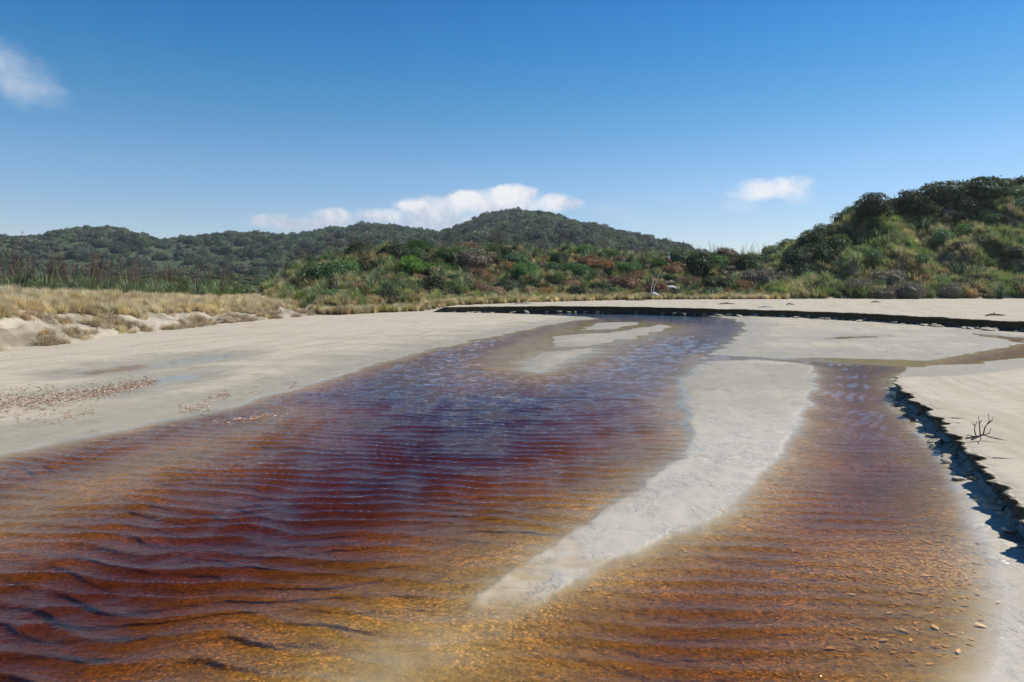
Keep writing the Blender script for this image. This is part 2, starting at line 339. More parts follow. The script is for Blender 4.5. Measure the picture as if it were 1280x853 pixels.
# ------------------------------------------------------------------ materials
def make_sand(name, land=False):
    m_, t = mat(name)
    geo = t.node('ShaderNodeNewGeometry'); P = geo.outputs['Position']
    wet = t.node('ShaderNodeAttribute', attribute_name='wet').outputs['Fac']
    dep = t.node('ShaderNodeAttribute', attribute_name='depth').outputs['Fac']
    veg = t.node('ShaderNodeAttribute', attribute_name='veg').outputs['Fac']
    big = t.noise(P, .5, 4, .6)
    mid = t.noise(t.mapping(P, (1, 2.5, 1)), 3.0, 5, .62)
    fine = t.noise(P, 60.0, 4, .75)
    grain = t.noise(P, 420.0, 2, .7)
    dry = t.mix(big, (.41, .355, .262), (.49, .43, .325))
    dry = t.mix(t.ramp(mid, .3, .7), dry, t.mix(.5, dry, (.34, .30, .225)))
    wetc = t.mix(mid, (.26, .228, .158), (.36, .318, .228))
    # long streaks left by draining water
    Pr = t.mapping(P, rot=(0, 0, R(16.8)))
    st = t.noise(t.mapping(Pr, (2.0, .30, 1)), 1.1, 6, .66, .5)
    dry = t.mix(t.ramp(st, .46, .62, 0, .5), dry, (.30, .262, .18))
    tr = t.noise(t.mapping(Pr, (1.6, .7, 1)), 7.0, 5, .7, .5)
    dry = t.mix(t.ramp(tr, .55, .75, 0, .45), dry, (.33, .29, .21))
    wetf = t.math('ADD', wet, t.math('MULTIPLY', t.math('SUBTRACT', st, .5), t.math('MULTIPLY', wet, 1.3)), clamp=True)
    damp = t.node('ShaderNodeAttribute', attribute_name='soak').outputs['Fac']
    c = t.mix(t.math('MULTIPLY', wetf, t.math('MULTIPLY_ADD', damp, -.75, 1.0)), dry, wetc)
    c = t.mix(t.math('MULTIPLY', damp, .6), c, t.mix(mid, (.40, .355, .275), (.52, .47, .385)))
    mo = t.noise(t.mapping(Pr, (1.3, .8, 1)), 1.7, 7, .76, .3)
    c = t.mix(t.math('MULTIPLY', t.ramp(mo, .50, .66), t.math('MULTIPLY', t.ramp(wetf, .0, .5, .15, .62), t.math('SUBTRACT', 1.0, damp))), c, (.225, .195, .135))
    # grains and specks
    c = t.mix(t.ramp(grain, .32, .42, .55, 0.0), c, (.13, .11, .085))
    c = t.mix(t.ramp(fine, .64, .74, 0.0, .45), c, (.62, .58, .50))
    # olive and brown bed film, rotting litter; orange flecks paint caustic light
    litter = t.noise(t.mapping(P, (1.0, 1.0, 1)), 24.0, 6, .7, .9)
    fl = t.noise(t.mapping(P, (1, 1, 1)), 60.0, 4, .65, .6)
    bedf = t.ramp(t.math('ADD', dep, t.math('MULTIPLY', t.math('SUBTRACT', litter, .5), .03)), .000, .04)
    alg_caustic = t.mix(t.ramp(litter, .38, .62), (.17, .12, .045), (.37, .27, .115))
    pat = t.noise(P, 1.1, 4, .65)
    caustic = t.noise(t.mapping(P, (1, 1.6, 1)), 15.0, 5, .72, .4)
    alg_caustic = t.mix(t.math('MULTIPLY', t.ramp(caustic, .56, .63), t.ramp(pat, .44, .62, .0, .85)), alg_caustic, (.90, .50, .15))
    alg_caustic = t.mix(t.math('MULTIPLY', t.ramp(fl, .55, .62), t.ramp(pat, .40, .60, .1, 1.0)), alg_caustic, (.95, .55, .17))  # finer orange sparkle of caustics, put into the bed colour
    alg_caustic = t.mix(t.ramp(fl, .42, .34, 0, .7), alg_caustic, (.075, .055, .03))
    c = t.mix(t.math('MULTIPLY', bedf, .9), c, alg_caustic)
    # wispy dark mineral lines on the soaked bar
    lines = t.noise(t.mapping(P, (2.3, .75, 1), rot=(0, 0, R(18))), 4.2, 5, .58, 2.0)
    ln = t.math('ABSOLUTE', t.math('SUBTRACT', lines, .5))
    c = t.mix(t.math('MULTIPLY', t.math('MULTIPLY', t.ramp(ln, .045, .0), damp), t.ramp(t.noise(P, 2.2, 3, .5), .38, .60, 0, .62)), c, (.16, .17, .17))
    soil = t.mix(t.noise(P, 6.0, 5, .7), (.10, .085, .05), (.27, .22, .15))
    gr = t.mix(t.noise(P, .05, 5, .7), (.035, .055, .022), (.075, .10, .04))
    c = t.mix(t.ramp(veg, 0, 1), c, soil)
    c = t.mix(t.ramp(veg, 1.0, 2.0), c, gr)
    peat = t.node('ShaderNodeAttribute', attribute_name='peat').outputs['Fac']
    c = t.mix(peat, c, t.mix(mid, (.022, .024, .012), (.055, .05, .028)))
    rip = t.noise(t.mapping(P, (1.2, 5.2, 1), rot=(0, 0, R(6))), 2.8, 3, .5, .8)
    h = t.math('ADD', t.math('MULTIPLY', rip, .9), t.math('ADD', t.math('MULTIPLY', fine, .16), t.math('MULTIPLY', mid, .5)))
    b = t.bump(h, .7, .022)
    rp2 = t.noise(t.mapping(P, (1.0, 2.4, 1), rot=(0, 0, R(9))), 2.1, 3, .55, .5)
    b = t.bump(rp2, t.math('MULTIPLY', t.ramp(big, .42, .6), t.math('MULTIPLY', t.ramp(wetf, .1, .6), .8)), .10, b)
    b = t.bump(litter, t.math('MULTIPLY', bedf, .4), .012, b)
    bs = t.node('ShaderNodeBsdfPrincipled', i_Base_Color=c, i_Roughness=t.ramp(wetf, 0, 1, .95, .5), i_Normal=b)
    bs.inputs['Specular IOR Level'].default_value = .25
    t.node('ShaderNodeOutputMaterial', i_Surface=bs)
    return m_
M_SAND = make_sand('sand')
def make_water():
    m_, t = mat('tannin_water')
    geo = t.node('ShaderNodeNewGeometry'); P = geo.outputs['Position']
    dep = t.node('ShaderNodeAttribute', attribute_name='depth').outputs['Fac']
    d = t.math('MAXIMUM', dep, 0.0)
    r = t.math('POWER', math.exp(-4.0), d); g = t.math('POWER', math.exp(-6.9), d); b_ = t.math('POWER', math.exp(-14.5), d)
    tint = t.node('ShaderNodeCombineColor', i_0=r, i_1=g, i_2=b_).outputs[0]
    n1 = t.noise(t.mapping(P, (1, 2.0, 1), rot=(0, 0, R(10))), 12.0, 4, .6, .6)
    n2 = t.noise(t.mapping(P, (1, 2.0, 1)), 38.0, 3, .6)
    amp = t.ramp(d, 0.0, .06, .10, 1.0)
    bm = t.bump(n1, t.math('MULTIPLY', amp, .42), .022)
    bm = t.bump(n2, t.math('MULTIPLY', amp, .3), .004, bm)
    fr = t.node('ShaderNodeFresnel', i_IOR=1.333, i_Normal=bm).outputs[0]
    tr = t.node('ShaderNodeBsdfTransparent', i_Color=tint)
    gl = t.node('ShaderNodeBsdfGlossy', i_Color=(1, 1, 1), i_Roughness=.05, i_Normal=bm)
    mx = t.node('ShaderNodeMixShader', i_0=fr, i_1=tr, i_2=gl)
    t.node('ShaderNodeOutputMaterial', i_Surface=mx)
    return m_
M_WATER = make_water()
def leafmat(name, a, b, trans=.25, rough=.6, warm=None, root=None, val=.45, spec=.12):
    m_, t = mat(name)
    oi = t.node('ShaderNodeObjectInfo'); rnd = oi.outputs['Random']
    sh = t.node('ShaderNodeAttribute', attribute_name='tone').outputs['Fac']
    gp = t.node('ShaderNodeNewGeometry').outputs['Position']
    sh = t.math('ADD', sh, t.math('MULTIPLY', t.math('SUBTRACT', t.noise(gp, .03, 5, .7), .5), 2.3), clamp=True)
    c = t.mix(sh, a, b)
    if warm: c = t.mix(t.ramp(t.math('FRACT', t.math('MULTIPLY', rnd, 7.31)), .45, 1.0, 0, .8), c, t.mix(sh, tuple(x*.6 for x in warm), warm))
    hs = t.node('ShaderNodeHueSaturation', i_Hue=t.ramp(rnd, 0, 1, .485, .515, False), i_Saturation=t.ramp(t.math('FRACT', t.math('MULTIPLY', rnd, 13.7)), 0, 1, .75, 1.1, False),
                i_Value=t.ramp(t.math('FRACT', t.math('MULTIPLY', rnd, 5.3)), 0, 1, 1-val, 1+val, False), i_Color=c).outputs[0]
    di = t.node('ShaderNodeBsdfPrincipled', i_Base_Color=hs, i_Roughness=rough); di.inputs['Specular IOR Level'].default_value = spec
    tl = t.node('ShaderNodeBsdfTranslucent', i_Color=hs)
    mx = t.node('ShaderNodeMixShader', i_0=trans, i_1=di, i_2=tl)
    t.node('ShaderNodeOutputMaterial', i_Surface=mx)
    return m_
M_FOREST = leafmat('forest_leaves', (.035, .06, .026), (.16, .215, .085), .25, warm=(.22, .22, .13), val=.4)
M_SCRUB = leafmat('scrub_leaves', (.055, .08, .03), (.17, .21, .08), .25, warm=(.19, .15, .08))
M_DARK = leafmat('dark_shrub_leaves', (.028, .045, .016), (.105, .14, .045), .2, val=.3)
M_GREEN = leafmat('green_shrub_leaves', (.055, .11, .025), (.17, .28, .065), .25, val=.3)
M_RUST = leafmat('russet_shrub_leaves', (.15, .085, .035), (.37, .22, .095), .2, val=.3)
M_GREY = leafmat('grey_shrub_twigs', (.13, .105, .07), (.31, .26, .17), .1, val=.25)
M_FLAX = leafmat('flax_leaves', (.04, .075, .028), (.20, .26, .105), .3, rough=.55, val=.3, spec=.15)
M_FLAXD = leafmat('dry_flax_leaves', (.12, .10, .05), (.32, .29, .15), .25, rough=.5, val=.3)
M_STALK = leafmat('flower_stalks', (.05, .03, .02), (.15, .085, .055), 0, val=.3)
M_GRASS = leafmat('dry_grass', (.40, .33, .17), (.82, .70, .40), .4, warm=(.70, .50, .25), val=.25)
M_GGRASS = leafmat('green_grass', (.06, .11, .025), (.27, .36, .10), .35, warm=(.40, .37, .15), val=.3)
M_OLIVE = leafmat('olive_grass', (.13, .13, .045), (.50, .46, .19), .4, warm=(.50, .34, .15), val=.3)
M_DEADG = leafmat('dead_grass', (.20, .15, .085), (.58, .44, .26), .15, val=.3)
M_SUNK = leafmat('sunken_leaf', (.50, .17, .03), (.98, .52, .10), .0, val=.25)
M_LEAF = leafmat('fallen_leaves', (.36, .19, .09), (.86, .66, .46), .0, val=.25)
def woodmat(name, a, b):
    m_, t = mat(name)
    geo = t.node('ShaderNodeTexCoord'); P = geo.outputs['Object']
    n = t.noise(t.mapping(P, (1, 1, .25)), 30, 5, .65)
    bs = t.node('ShaderNodeBsdfPrincipled', i_Base_Color=t.mix(t.ramp(n, .3, .7), a, b), i_Roughness=.85, i_Normal=t.bump(n, .5, .01))
    t.node('ShaderNodeOutputMaterial', i_Surface=bs); return m_
M_BARK = woodmat('bark', (.06, .05, .04), (.16, .13, .10))
M_DRIFT = woodmat('driftwood', (.38, .34, .29), (.66, .61, .54))
M_TWIG = woodmat('dark_twig', (.035, .025, .02), (.11, .08, .06))
def plain(name, c, rough=.8):
    m_, t = mat(name)
    P = t.node('ShaderNodeTexCoord').outputs['Object']
    n = t.noise(P, 14, 4, .6)
    bs = t.node('ShaderNodeBsdfPrincipled', i_Base_Color=t.mix(n, tuple(x*.8 for x in c), c), i_Roughness=rough)
    t.node('ShaderNodeOutputMaterial', i_Surface=bs); return m_
M_RED = plain('red_cloth', (.70, .08, .07)); M_WHITE = plain('white_cloth', (.8, .78, .75)); M_SHELL = plain('shell', (.80, .76, .70), .5)

# ------------------------------------------------------------------ ground
def polar(rows, cols):
    A, Rr = np.meshgrid(cols, rows)
    return Rr*np.sin(A), Rr*np.cos(A)
fine_c = np.radians(np.arange(-46, 46.01, .16)); 
cols = np.concatenate([np.radians(np.arange(-180, -46.5, 4.0)), fine_c, np.radians(np.arange(50, 180.1, 4.0))])
r1 = np.exp(np.arange(math.log(1.3), math.log(100), .0088)); r2 = np.exp(np.arange(math.log(100.5), math.log(1300), .013)); r3 = np.array([1400, 1700, 2300, 3500, 6000.])
rows = np.concatenate([r1, r2, r3])
X, Y = polar(rows, cols)
Z = height(X, Y)
soak_s = np.maximum(0, np.minimum(1, sdf(X, Y, BAR_D)/.05+.5))*sstep(11.5, 7, Y)
nbd = seg_dist(X, Y, NBANK, False)
soak_s = soak_s*sstep(-.022, -.004, Z)
soak = np.maximum(soak_s, (nbd < 1.1)*(Y < 10)*(sdf(X, Y, NPLAT) < .02))
wet = np.clip(1-sstep(.012, .075, Z+.02*fbm(X*.3, Y*.9, 3, 91)), 0, 1)
cc_ = np.where(Y > 1, CX+F*X/np.maximum(Y, 1), -9999)
tt = (Y-prof(DUNE_TOE, np.clip(cc_, -1500, 2600)))/20.
veg = sstep(.0, .12, tt)*sstep(300, 340, cc_)
slL = sdf(X, Y, DUNE_L)
veg = np.maximum(veg, sstep(3.5, 8, slL)*.9)
# front of the left dune carries brown trampled litter
veg = np.maximum(veg, sstep(.0, .5, slL)*np.clip(.35+.7*fbm(X*.8, Y*.8, 4, 95), 0, .8))
veg = np.maximum(veg, 2*sstep(75, 100, Y)*(cc_ < 420)+sstep(200, 250, Y)*2)
veg = np.clip(veg, 0, 2)
veg = np.where((Y < 110) & (cc_ > 900) & (perlin(X*.22, Y*.22, 97) > .42), veg*.3, veg)   # bare sandy slips
nr, nc = X.shape
def gridfaces(nr, nc, keep=None):
    i, j = np.meshgrid(np.arange(nr-1), np.arange(nc-1), indexing='ij')
    q = np.stack([i*nc+j, i*nc+j+1, (i+1)*nc+j+1, (i+1)*nc+j], -1).reshape(-1, 4)
    if keep is not None: q = q[keep[q].any(1)]
    return q
V = np.stack([X, Y, Z], -1).reshape(-1, 3)
q = gridfaces(nr, nc)
V = np.vstack([V, [[0, 0, -.25]]])
fan = np.stack([np.full(nc-1, len(V)-1), np.arange(nc-1), np.arange(1, nc)], -1)
ext = lambda a, v=0: np.append(a.ravel(), v)
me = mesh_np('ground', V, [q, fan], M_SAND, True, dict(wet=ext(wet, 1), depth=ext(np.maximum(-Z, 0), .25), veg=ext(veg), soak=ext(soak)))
ground = link('ground', me); tag(ground, kind='structure')

# ------------------------------------------------------------------ water
fine_c = np.radians(np.arange(-46, 46.01, .14))
wc = np.concatenate([np.radians(np.arange(-120, -46.5, 4.0)), fine_c, np.radians(np.arange(50, 121, 4.0))])
wr = np.exp(np.arange(math.log(1.35), math.log(58), .0052))
X, Y = polar(wr, wc)
Z = height(X, Y)
D = np.maximum(-Z, 0)
right = sstep(-.3, .5, X-flowline(Y))
aw = np.clip(np.hypot(X, Y)/8, .7, 1.6)
w1 = perlin(X*.9, Y*.9, 101); w2 = perlin(X*2.4, Y*2.4, 102); w3 = perlin(X*.35, Y*.35, 103)
def crest(ph):      # rounded trough, narrower crest
    s_ = .5+.5*np.sin(ph); return s_**2.1-.37
lam = .205
ph = 2*np.pi/lam*(Y+.12*X+.15*w1+.065*w2+.012*perlin(X*6, Y*6, 131))+3.0*w3
am = .0195*np.clip(1.5-np.hypot(X, Y)/14, 1, 1.35)*np.clip(.8+.95*perlin(X*1.3+9, Y*2.2, 104), .12, 1.7)
ph2 = 2*np.pi/.21*(Y-.34*X+.10*w2+.1*w1)
hm = am*crest(ph)+.0034*np.clip(.6+perlin(X*1.3, Y*1.3, 106), 0, 2)*np.sin(ph2)+.0024*perlin(X*6, Y*11, 107)
ph3 = 2*np.pi/.185*(Y+.10*X+.02*w2+.09*w1)
hr = .0115*np.clip(.8+.8*perlin(X*1.1+5, Y*2, 108), .2, 1.6)*crest(ph3)+.0012*perlin(X*9, Y*16, 109)
far_ = sstep(6, 14, np.hypot(X, Y))
hm = hm*(1-.55*far_)+far_*(.012*perlin(X*1.9, Y*3.1, 141)+.008*perlin(X*4.2, Y*7.5, 142))
hw = hm*(1-right)+hr*right
damp = np.clip(D/.10, 0, 1)**.8*np.clip(1.35-np.hypot(X, Y)/70, .5, 1)
Zw = hw*damp
keep = (Z < .010).ravel()
keep &= (X.ravel() < 60)
q = gridfaces(*X.shape, keep=keep)
used = np.zeros(X.size, bool); used[q] = True; idx = np.cumsum(used)-1
V = np.stack([X, Y, Zw], -1).reshape(-1, 3)[used]
me = mesh_np('stream_water', V, idx[q], M_WATER, True, dict(depth=D.ravel()[used]))
wob = link('stream_water', me); tag(wob, kind='structure')

# ------------------------------------------------------------------ cut banks (ribbons with ragged, undercut lips)
def bank(name, P, top, foot, step, rag, lip, back, seed, hvar=.02):
    seg = np.diff(P, axis=0); L = np.hypot(seg[:, 0], seg[:, 1]); cum = np.concatenate([[0], np.cumsum(L)])
    # spacing grows with distance from the camera
    s = [0.0]
    while s[-1] < cum[-1]:
        px_ = np.interp(s[-1], cum, P[:, 0]); py_ = np.interp(s[-1], cum, P[:, 1])
        s.append(s[-1]+step*max(.5, math.hypot(px_, py_)/8))
    s = np.array(s[:-1])
    x = np.interp(s, cum, P[:, 0]); y = np.interp(s, cum, P[:, 1])
    # smooth the corners
    for _ in range(6):
        x[1:-1] = (x[:-2]+x[2:]+2*x[1:-1])/4; y[1:-1] = (y[:-2]+y[2:]+2*y[1:-1])/4
    tx = np.gradient(x); ty = np.gradient(y); l = np.hypot(tx, ty); tx /= l; ty /= l
    nx, ny = -ty, tx                      # into the sand body
    end = sstep(0, 1.2, s)                # dies out at the upstream end
    off = rag*(1.5*perlin(s*1.3, s*0, seed)+1.1*perlin(s*3.7, s*0, seed+1)+.5*perlin(s*9.5, s*0+3.3, seed+2)+.25*perlin(s*23, s*0+1.7, seed+3))
    notch = np.clip(perlin(s*3.1, s*0+4, seed+4)-.15, 0, 1)*rag*2.2
    off = np.clip(off-notch, -1.4*rag, 1.6*rag)
    prof_ = [(back, -.012), (back*.6, .0), (back*.25, .002), (.03, .002), (.0, -.004), (-lip, -.018), (-lip*.7, -.04), (lip*.3, -.30), (lip*.9, -.55), (lip*.6, -.8), (-.02, -1.05), (-.10, -1.25)]
    rows_ = []
    for k, (o_, zf) in enumerate(prof_):
        wgt = 1.0 if 2 < k < 7 else (.55 if k >= 7 else 0.0)
        jit = rag*.5*perlin(s*9+k*3.1, s*0+k, seed+6)*(k > 3)
        oo = o_*1.0-off*wgt+jit
        H = (top-foot)*end
        zz = foot+H+(zf*H if k > 5 else zf)+hvar*perlin(s*.8, s*0, seed+8)*(k < 7)*end
        if k < 2:
            ht = height(x+nx*oo, y+ny*oo); zz = ht+[-.02, .002][k]
        rows_.append(np.stack([x+nx*oo, y+ny*oo, zz], -1))
    V = np.stack(rows_, 0); nr, nc = V.shape[:2]
    q = gridfaces(nr, nc)
    V = V.reshape(-1, 3); n = len(V)
    wetv = np.repeat(np.array([0, 0, 0, 0, 0, .1, .35, .8, 1, 1, 1, 1.]), nc)
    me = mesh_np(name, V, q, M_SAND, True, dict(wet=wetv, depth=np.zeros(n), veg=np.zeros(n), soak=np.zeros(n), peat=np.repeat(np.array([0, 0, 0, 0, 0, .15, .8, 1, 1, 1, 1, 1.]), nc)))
    o = link(name, me); tag(o, kind='structure'); return o, (x, y, nx, ny, s)
nb_o, nbinfo = bank('sand_bank', NBANK, NB_H, .0, .012, .066, .055, .45, 200)
fb_o, fbinfo = bank('sand_bank', FBANK, FB_H, .04, .02, .12, .06, .75, 230, .03)
def clod_mesh(seed, n=2):
    import bmesh
    bm = bmesh.new(); bmesh.ops.create_icosphere(bm, subdivisions=n, radius=1)
    co_ = np.array([v.co for v in bm.verts])
    d = 1+.35*perlin(co_[:, 0]*1.5+seed*7, co_[:, 1]*1.5+co_[:, 2]*2, seed)+.15*perlin(co_[:, 0]*4, co_[:, 1]*4+co_[:, 2]*3, seed+1)
    for v, k in zip(bm.verts, d): v.co *= k; v.co.z *= .55
    me = bpy.data.meshes.new('clod'); bm.to_mesh(me); bm.free(); me.materials.append(M_SAND); return me
clods = [clod_mesh(k+300) for k in range(4)]
def place_clods(parent, info, n, seed, smin, smax, dmax, scale, zf, s0=0, s1=1):
    x, y, nx, ny, s = info; r_ = random.Random(seed)
    for k in range(n):
        i = int((s0+(s1-s0)*r_.random())*(len(s)-1)); d = r_.random()*dmax
        o = bpy.data.objects.new('clod', r_.choice(clods)); COL.objects.link(o); o.parent = parent
        sc = r_.uniform(smin, smax)*scale
        o.location = (x[i]-nx[i]*d, y[i]-ny[i]*d, zf+sc*.12); o.scale = (sc*r_.uniform(.8, 1.7), sc*r_.uniform(.7, 1.2), sc*.6)
        o.rotation_euler = (r_.uniform(-.3, .3), r_.uniform(-.3, .3), r_.uniform(0, 6.28))
place_clods(nb_o, nbinfo, 46, 5, .025, .075, .16, 1, .0, .05, .55)
place_clods(fb_o, fbinfo, 60, 6, .07, .22, .5, 1, .04, .05, .75)

# ------------------------------------------------------------------ plants: source meshes
def rand_dirs(n, up=-.2):
    v = rng.normal(size=(n*3, 3)); v /= np.linalg.norm(v, axis=1)[:, None]
    v = v[v[:, 2] > up][:n]; return v
def crown_mesh(name, m_, nl=2400, leaf=.06, lobes=16, flat=.75, seed=0, core=True, spiky=0.0):
    """dome of leaf-sized faces gathered in lobes, radius about 1, base at z=0"""
    r_ = np.random.default_rng(seed)
    c = rand_dirs(lobes, -.05)*r_.uniform(.45, .72, (lobes, 1)); c[:, 2] = np.abs(c[:, 2])*flat+.25*r_.random(lobes)+.1
    rad = r_.uniform(.26, .46, lobes); tl = r_.uniform(.0, .5, lobes)
    k = r_.integers(0, lobes, nl)
    d = r_.normal(size=(nl, 3)); d /= np.linalg.norm(d, axis=1)[:, None]; d[:, 2] = np.where(d[:, 2] < -.5, -d[:, 2], d[:, 2])
    rr = rad[k]*(1+.12*r_.normal(size=nl)+spiky*r_.random(nl))
    p = c[k]+d*rr[:, None]
    # drop leaves hidden inside other lobes
    inside = np.zeros(nl, bool)
    for i in range(lobes): inside |= (np.linalg.norm(p-c[i], axis=1) < rad[i]*.78)
    ok = ~inside & (p[:, 2] > -.02); p = p[ok]; d = d[ok]; k = k[ok]; n = len(p)
    nrm = d+.75*r_.normal(size=(n, 3)); nrm /= np.linalg.norm(nrm, axis=1)[:, None]
    a = np.cross(nrm, r_.normal(size=(n, 3))); a /= np.linalg.norm(a, axis=1)[:, None]; b = np.cross(nrm, a)
    sz = leaf*r_.uniform(.6, 1.5, (n, 1))
    V = np.stack([p-a*sz, p+b*sz*.55, p+a*sz, p-b*sz*.55], 1).reshape(-1, 3)
    Q = np.arange(n*4).reshape(-1, 4)
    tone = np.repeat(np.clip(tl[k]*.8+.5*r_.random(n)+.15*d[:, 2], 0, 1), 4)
    faces = [Q]
    if core:
        # inner mass of twigs so that the crown is not hollow
        th, ph = np.meshgrid(np.linspace(0, 2*np.pi, 15)[:-1], np.linspace(0, np.pi, 9), indexing='ij')
        dd = np.stack([np.cos(th)*np.sin(ph), np.sin(th)*np.sin(ph), np.cos(ph)], -1).reshape(-1, 3)
        R_ = np.zeros(len(dd))
        for i in range(lobes):
            bq = dd@c[i]; disc = bq**2-(c[i]@c[i]-rad[i]**2)
            R_ = np.maximum(R_, np.where(disc > 0, bq+np.sqrt(np.maximum(disc, 0)), 0))
        R_ = np.clip(R_, .3, 1.2)*.84
        cv_ = dd*R_[:, None]; cv_[:, 2] = np.maximum(cv_[:, 2], 0)
        base = len(V); V = np.vstack([V, cv_]); fq = []
        for i in range(14):
            for j in range(8): fq.append((base+i*9+j, base+i*9+j+1, base+((i+1) % 14)*9+j+1, base+((i+1) % 14)*9+j))
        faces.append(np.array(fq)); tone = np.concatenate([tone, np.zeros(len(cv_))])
    return mesh_np(name, V, faces, m_, False, dict(tone=tone))
def blades(name, m_, n, length, width, spread, droop, base_r, segs=4, seed=0, lvar=.35, tone_root=.15, tone_var=.6, lean=0.0, fold=0.0):
    r_ = np.random.default_rng(seed); Vs = []; Fs = []; T = []
    for i in range(n):
        a = r_.uniform(0, 2*np.pi); tilt = spread*abs(r_.normal())*.6+.04; L = length*(1-lvar*r_.random())
        br = base_r*math.sqrt(r_.random()); ab = r_.uniform(0, 2*np.pi)
        p = np.array([br*math.cos(ab), br*math.sin(ab), 0.0]); wv = width*r_.uniform(.7, 1.2)
        side = np.array([-math.sin(a), math.cos(a), 0]); b0 = len(Vs); tn = r_.random()
        for k in range(segs+1):
            f = k/segs; t_ = tilt+droop*f*f*(.5+tilt)
            ww = wv*(1-f)**.6*(.55+.9*f if f < .5 else 1) if k < segs else .001
            Vs.append(p-side*ww*.5); Vs.append(p+side*ww*.5)
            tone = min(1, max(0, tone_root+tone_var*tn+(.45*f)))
            T += [tone, tone]
            d = np.array([math.cos(a)*math.sin(t_), math.sin(a)*math.sin(t_), math.cos(t_)])
            d[0] += lean*f; p = p+d*L/segs
        for k in range(segs): Fs.append((b0+2*k, b0+2*k+1, b0+2*k+3, b0+2*k+2))
    return mesh_np(name, np.array(Vs), np.array(Fs), m_, True, dict(tone=np.array(T)))
def tube(Vs, Fs, pts, radii, sides=5):
    prev = None; pts = [Vector(p) for p in pts]
    for i, p in enumerate(pts):
        d = (pts[min(i+1, len(pts)-1)]-pts[max(i-1, 0)]).normalized()
        ref = Vector((0, 0, 1)) if abs(d.z) < .9 else Vector((1, 0, 0))
        a = d.cross(ref).normalized(); b = d.cross(a)
        st = len(Vs)
        for k in range(sides):
            an = 2*math.pi*k/sides; v = p+(a*math.cos(an)+b*math.sin(an))*radii[i]; Vs.append(tuple(v))
        if prev is not None:
            for k in range(sides): Fs.append((prev+k, prev+(k+1) % sides, st+(k+1) % sides, st+k))
        prev = st
    # closing tip
    Vs.append(tuple(pts[-1])); t_ = len(Vs)-1
    for k in range(sides): Fs.append((prev+k, prev+(k+1) % sides, t_))
def mesh_list(name, Vs, Fs, m_, smooth=True, tone=None):
    q4 = [f for f in Fs if len(f) == 4]; q3 = [f for f in Fs if len(f) == 3]
    L = ([np.array(q4)] if q4 else [])+([np.array(q3)] if q3 else [])
    return mesh_np(name, np.array(Vs), L, m_, smooth, dict(tone=np.array(tone)) if tone is not None else None)
def stem_mesh(seed, h=.55):
    r_ = random.Random(seed); Vs = []; Fs = []
    for k in range(6):
        a = r_.uniform(0, 6.28); p = [(0, 0, -.15), (.08*math.cos(a), .08*math.sin(a), .12), (.25*math.cos(a), .25*math.sin(a), .32), (.45*math.cos(a+.3), .45*math.sin(a+.3), h)]
        tube(Vs, Fs, p, [.045, .035, .025, .012])
    return mesh_list('trunk', Vs, Fs, M_BARK)
STEMS = [stem_mesh(k) for k in range(3)]
def stalks_mesh(seed, n, h, pods=True):
    r_ = random.Random(seed); Vs = []; Fs = []
    for i in range(n):
        a = r_.uniform(0, 6.28); tl = r_.uniform(.05, .32); H = h*r_.uniform(.75, 1.1)
        b = Vector((r_.uniform(-.15, .15), r_.uniform(-.15, .15), 0)); d = Vector((math.cos(a)*math.sin(tl), math.sin(a)*math.sin(tl), math.cos(tl)))
        P_ = [b, b+d*H*.35, b+d*H*.7, b+d*H+Vector((0, 0, .03))]
        tube(Vs, Fs, P_, [.016, .014, .011, .005], 3)
        for k in range(9):
            f = .55+.45*k/9; c = b+d*H*f; aa = r_.uniform(0, 6.28)
            e = c+Vector((math.cos(aa), math.sin(aa), .9))*.13*(1.25-f*.6)
            tube(Vs, Fs, [c, (c+e)/2, e], [.006, .014, .010], 3)
    return mesh_list('flower_stalk', Vs, Fs, M_STALK, False, tone=np.random.default_rng(seed).random(len(Vs)))

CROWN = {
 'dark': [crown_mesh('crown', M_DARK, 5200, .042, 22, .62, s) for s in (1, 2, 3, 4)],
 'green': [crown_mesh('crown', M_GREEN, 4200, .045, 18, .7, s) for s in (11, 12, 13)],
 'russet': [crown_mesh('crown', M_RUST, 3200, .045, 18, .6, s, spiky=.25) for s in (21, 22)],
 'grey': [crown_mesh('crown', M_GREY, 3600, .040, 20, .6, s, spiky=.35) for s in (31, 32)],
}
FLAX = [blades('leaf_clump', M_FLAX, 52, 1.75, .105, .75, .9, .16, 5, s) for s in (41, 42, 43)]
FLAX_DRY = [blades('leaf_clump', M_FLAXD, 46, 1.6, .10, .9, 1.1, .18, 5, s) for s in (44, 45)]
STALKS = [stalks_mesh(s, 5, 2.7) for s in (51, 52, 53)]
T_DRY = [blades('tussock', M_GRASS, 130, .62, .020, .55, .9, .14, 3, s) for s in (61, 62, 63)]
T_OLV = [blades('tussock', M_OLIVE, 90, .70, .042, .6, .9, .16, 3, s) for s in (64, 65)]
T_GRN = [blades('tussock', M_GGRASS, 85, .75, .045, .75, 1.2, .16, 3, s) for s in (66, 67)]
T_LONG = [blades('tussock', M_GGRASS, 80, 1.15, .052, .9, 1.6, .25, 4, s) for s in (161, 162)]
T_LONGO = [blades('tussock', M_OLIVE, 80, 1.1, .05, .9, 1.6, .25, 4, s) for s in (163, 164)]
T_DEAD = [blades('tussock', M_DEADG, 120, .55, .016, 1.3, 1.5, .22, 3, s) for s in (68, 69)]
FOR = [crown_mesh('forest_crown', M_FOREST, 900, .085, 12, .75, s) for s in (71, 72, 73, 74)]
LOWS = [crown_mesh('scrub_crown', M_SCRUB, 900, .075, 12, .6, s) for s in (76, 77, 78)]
LOWR = [crown_mesh('scrub_crown', M_RUST, 700, .075, 12, .6, s, spiky=.3) for s in (79,)]
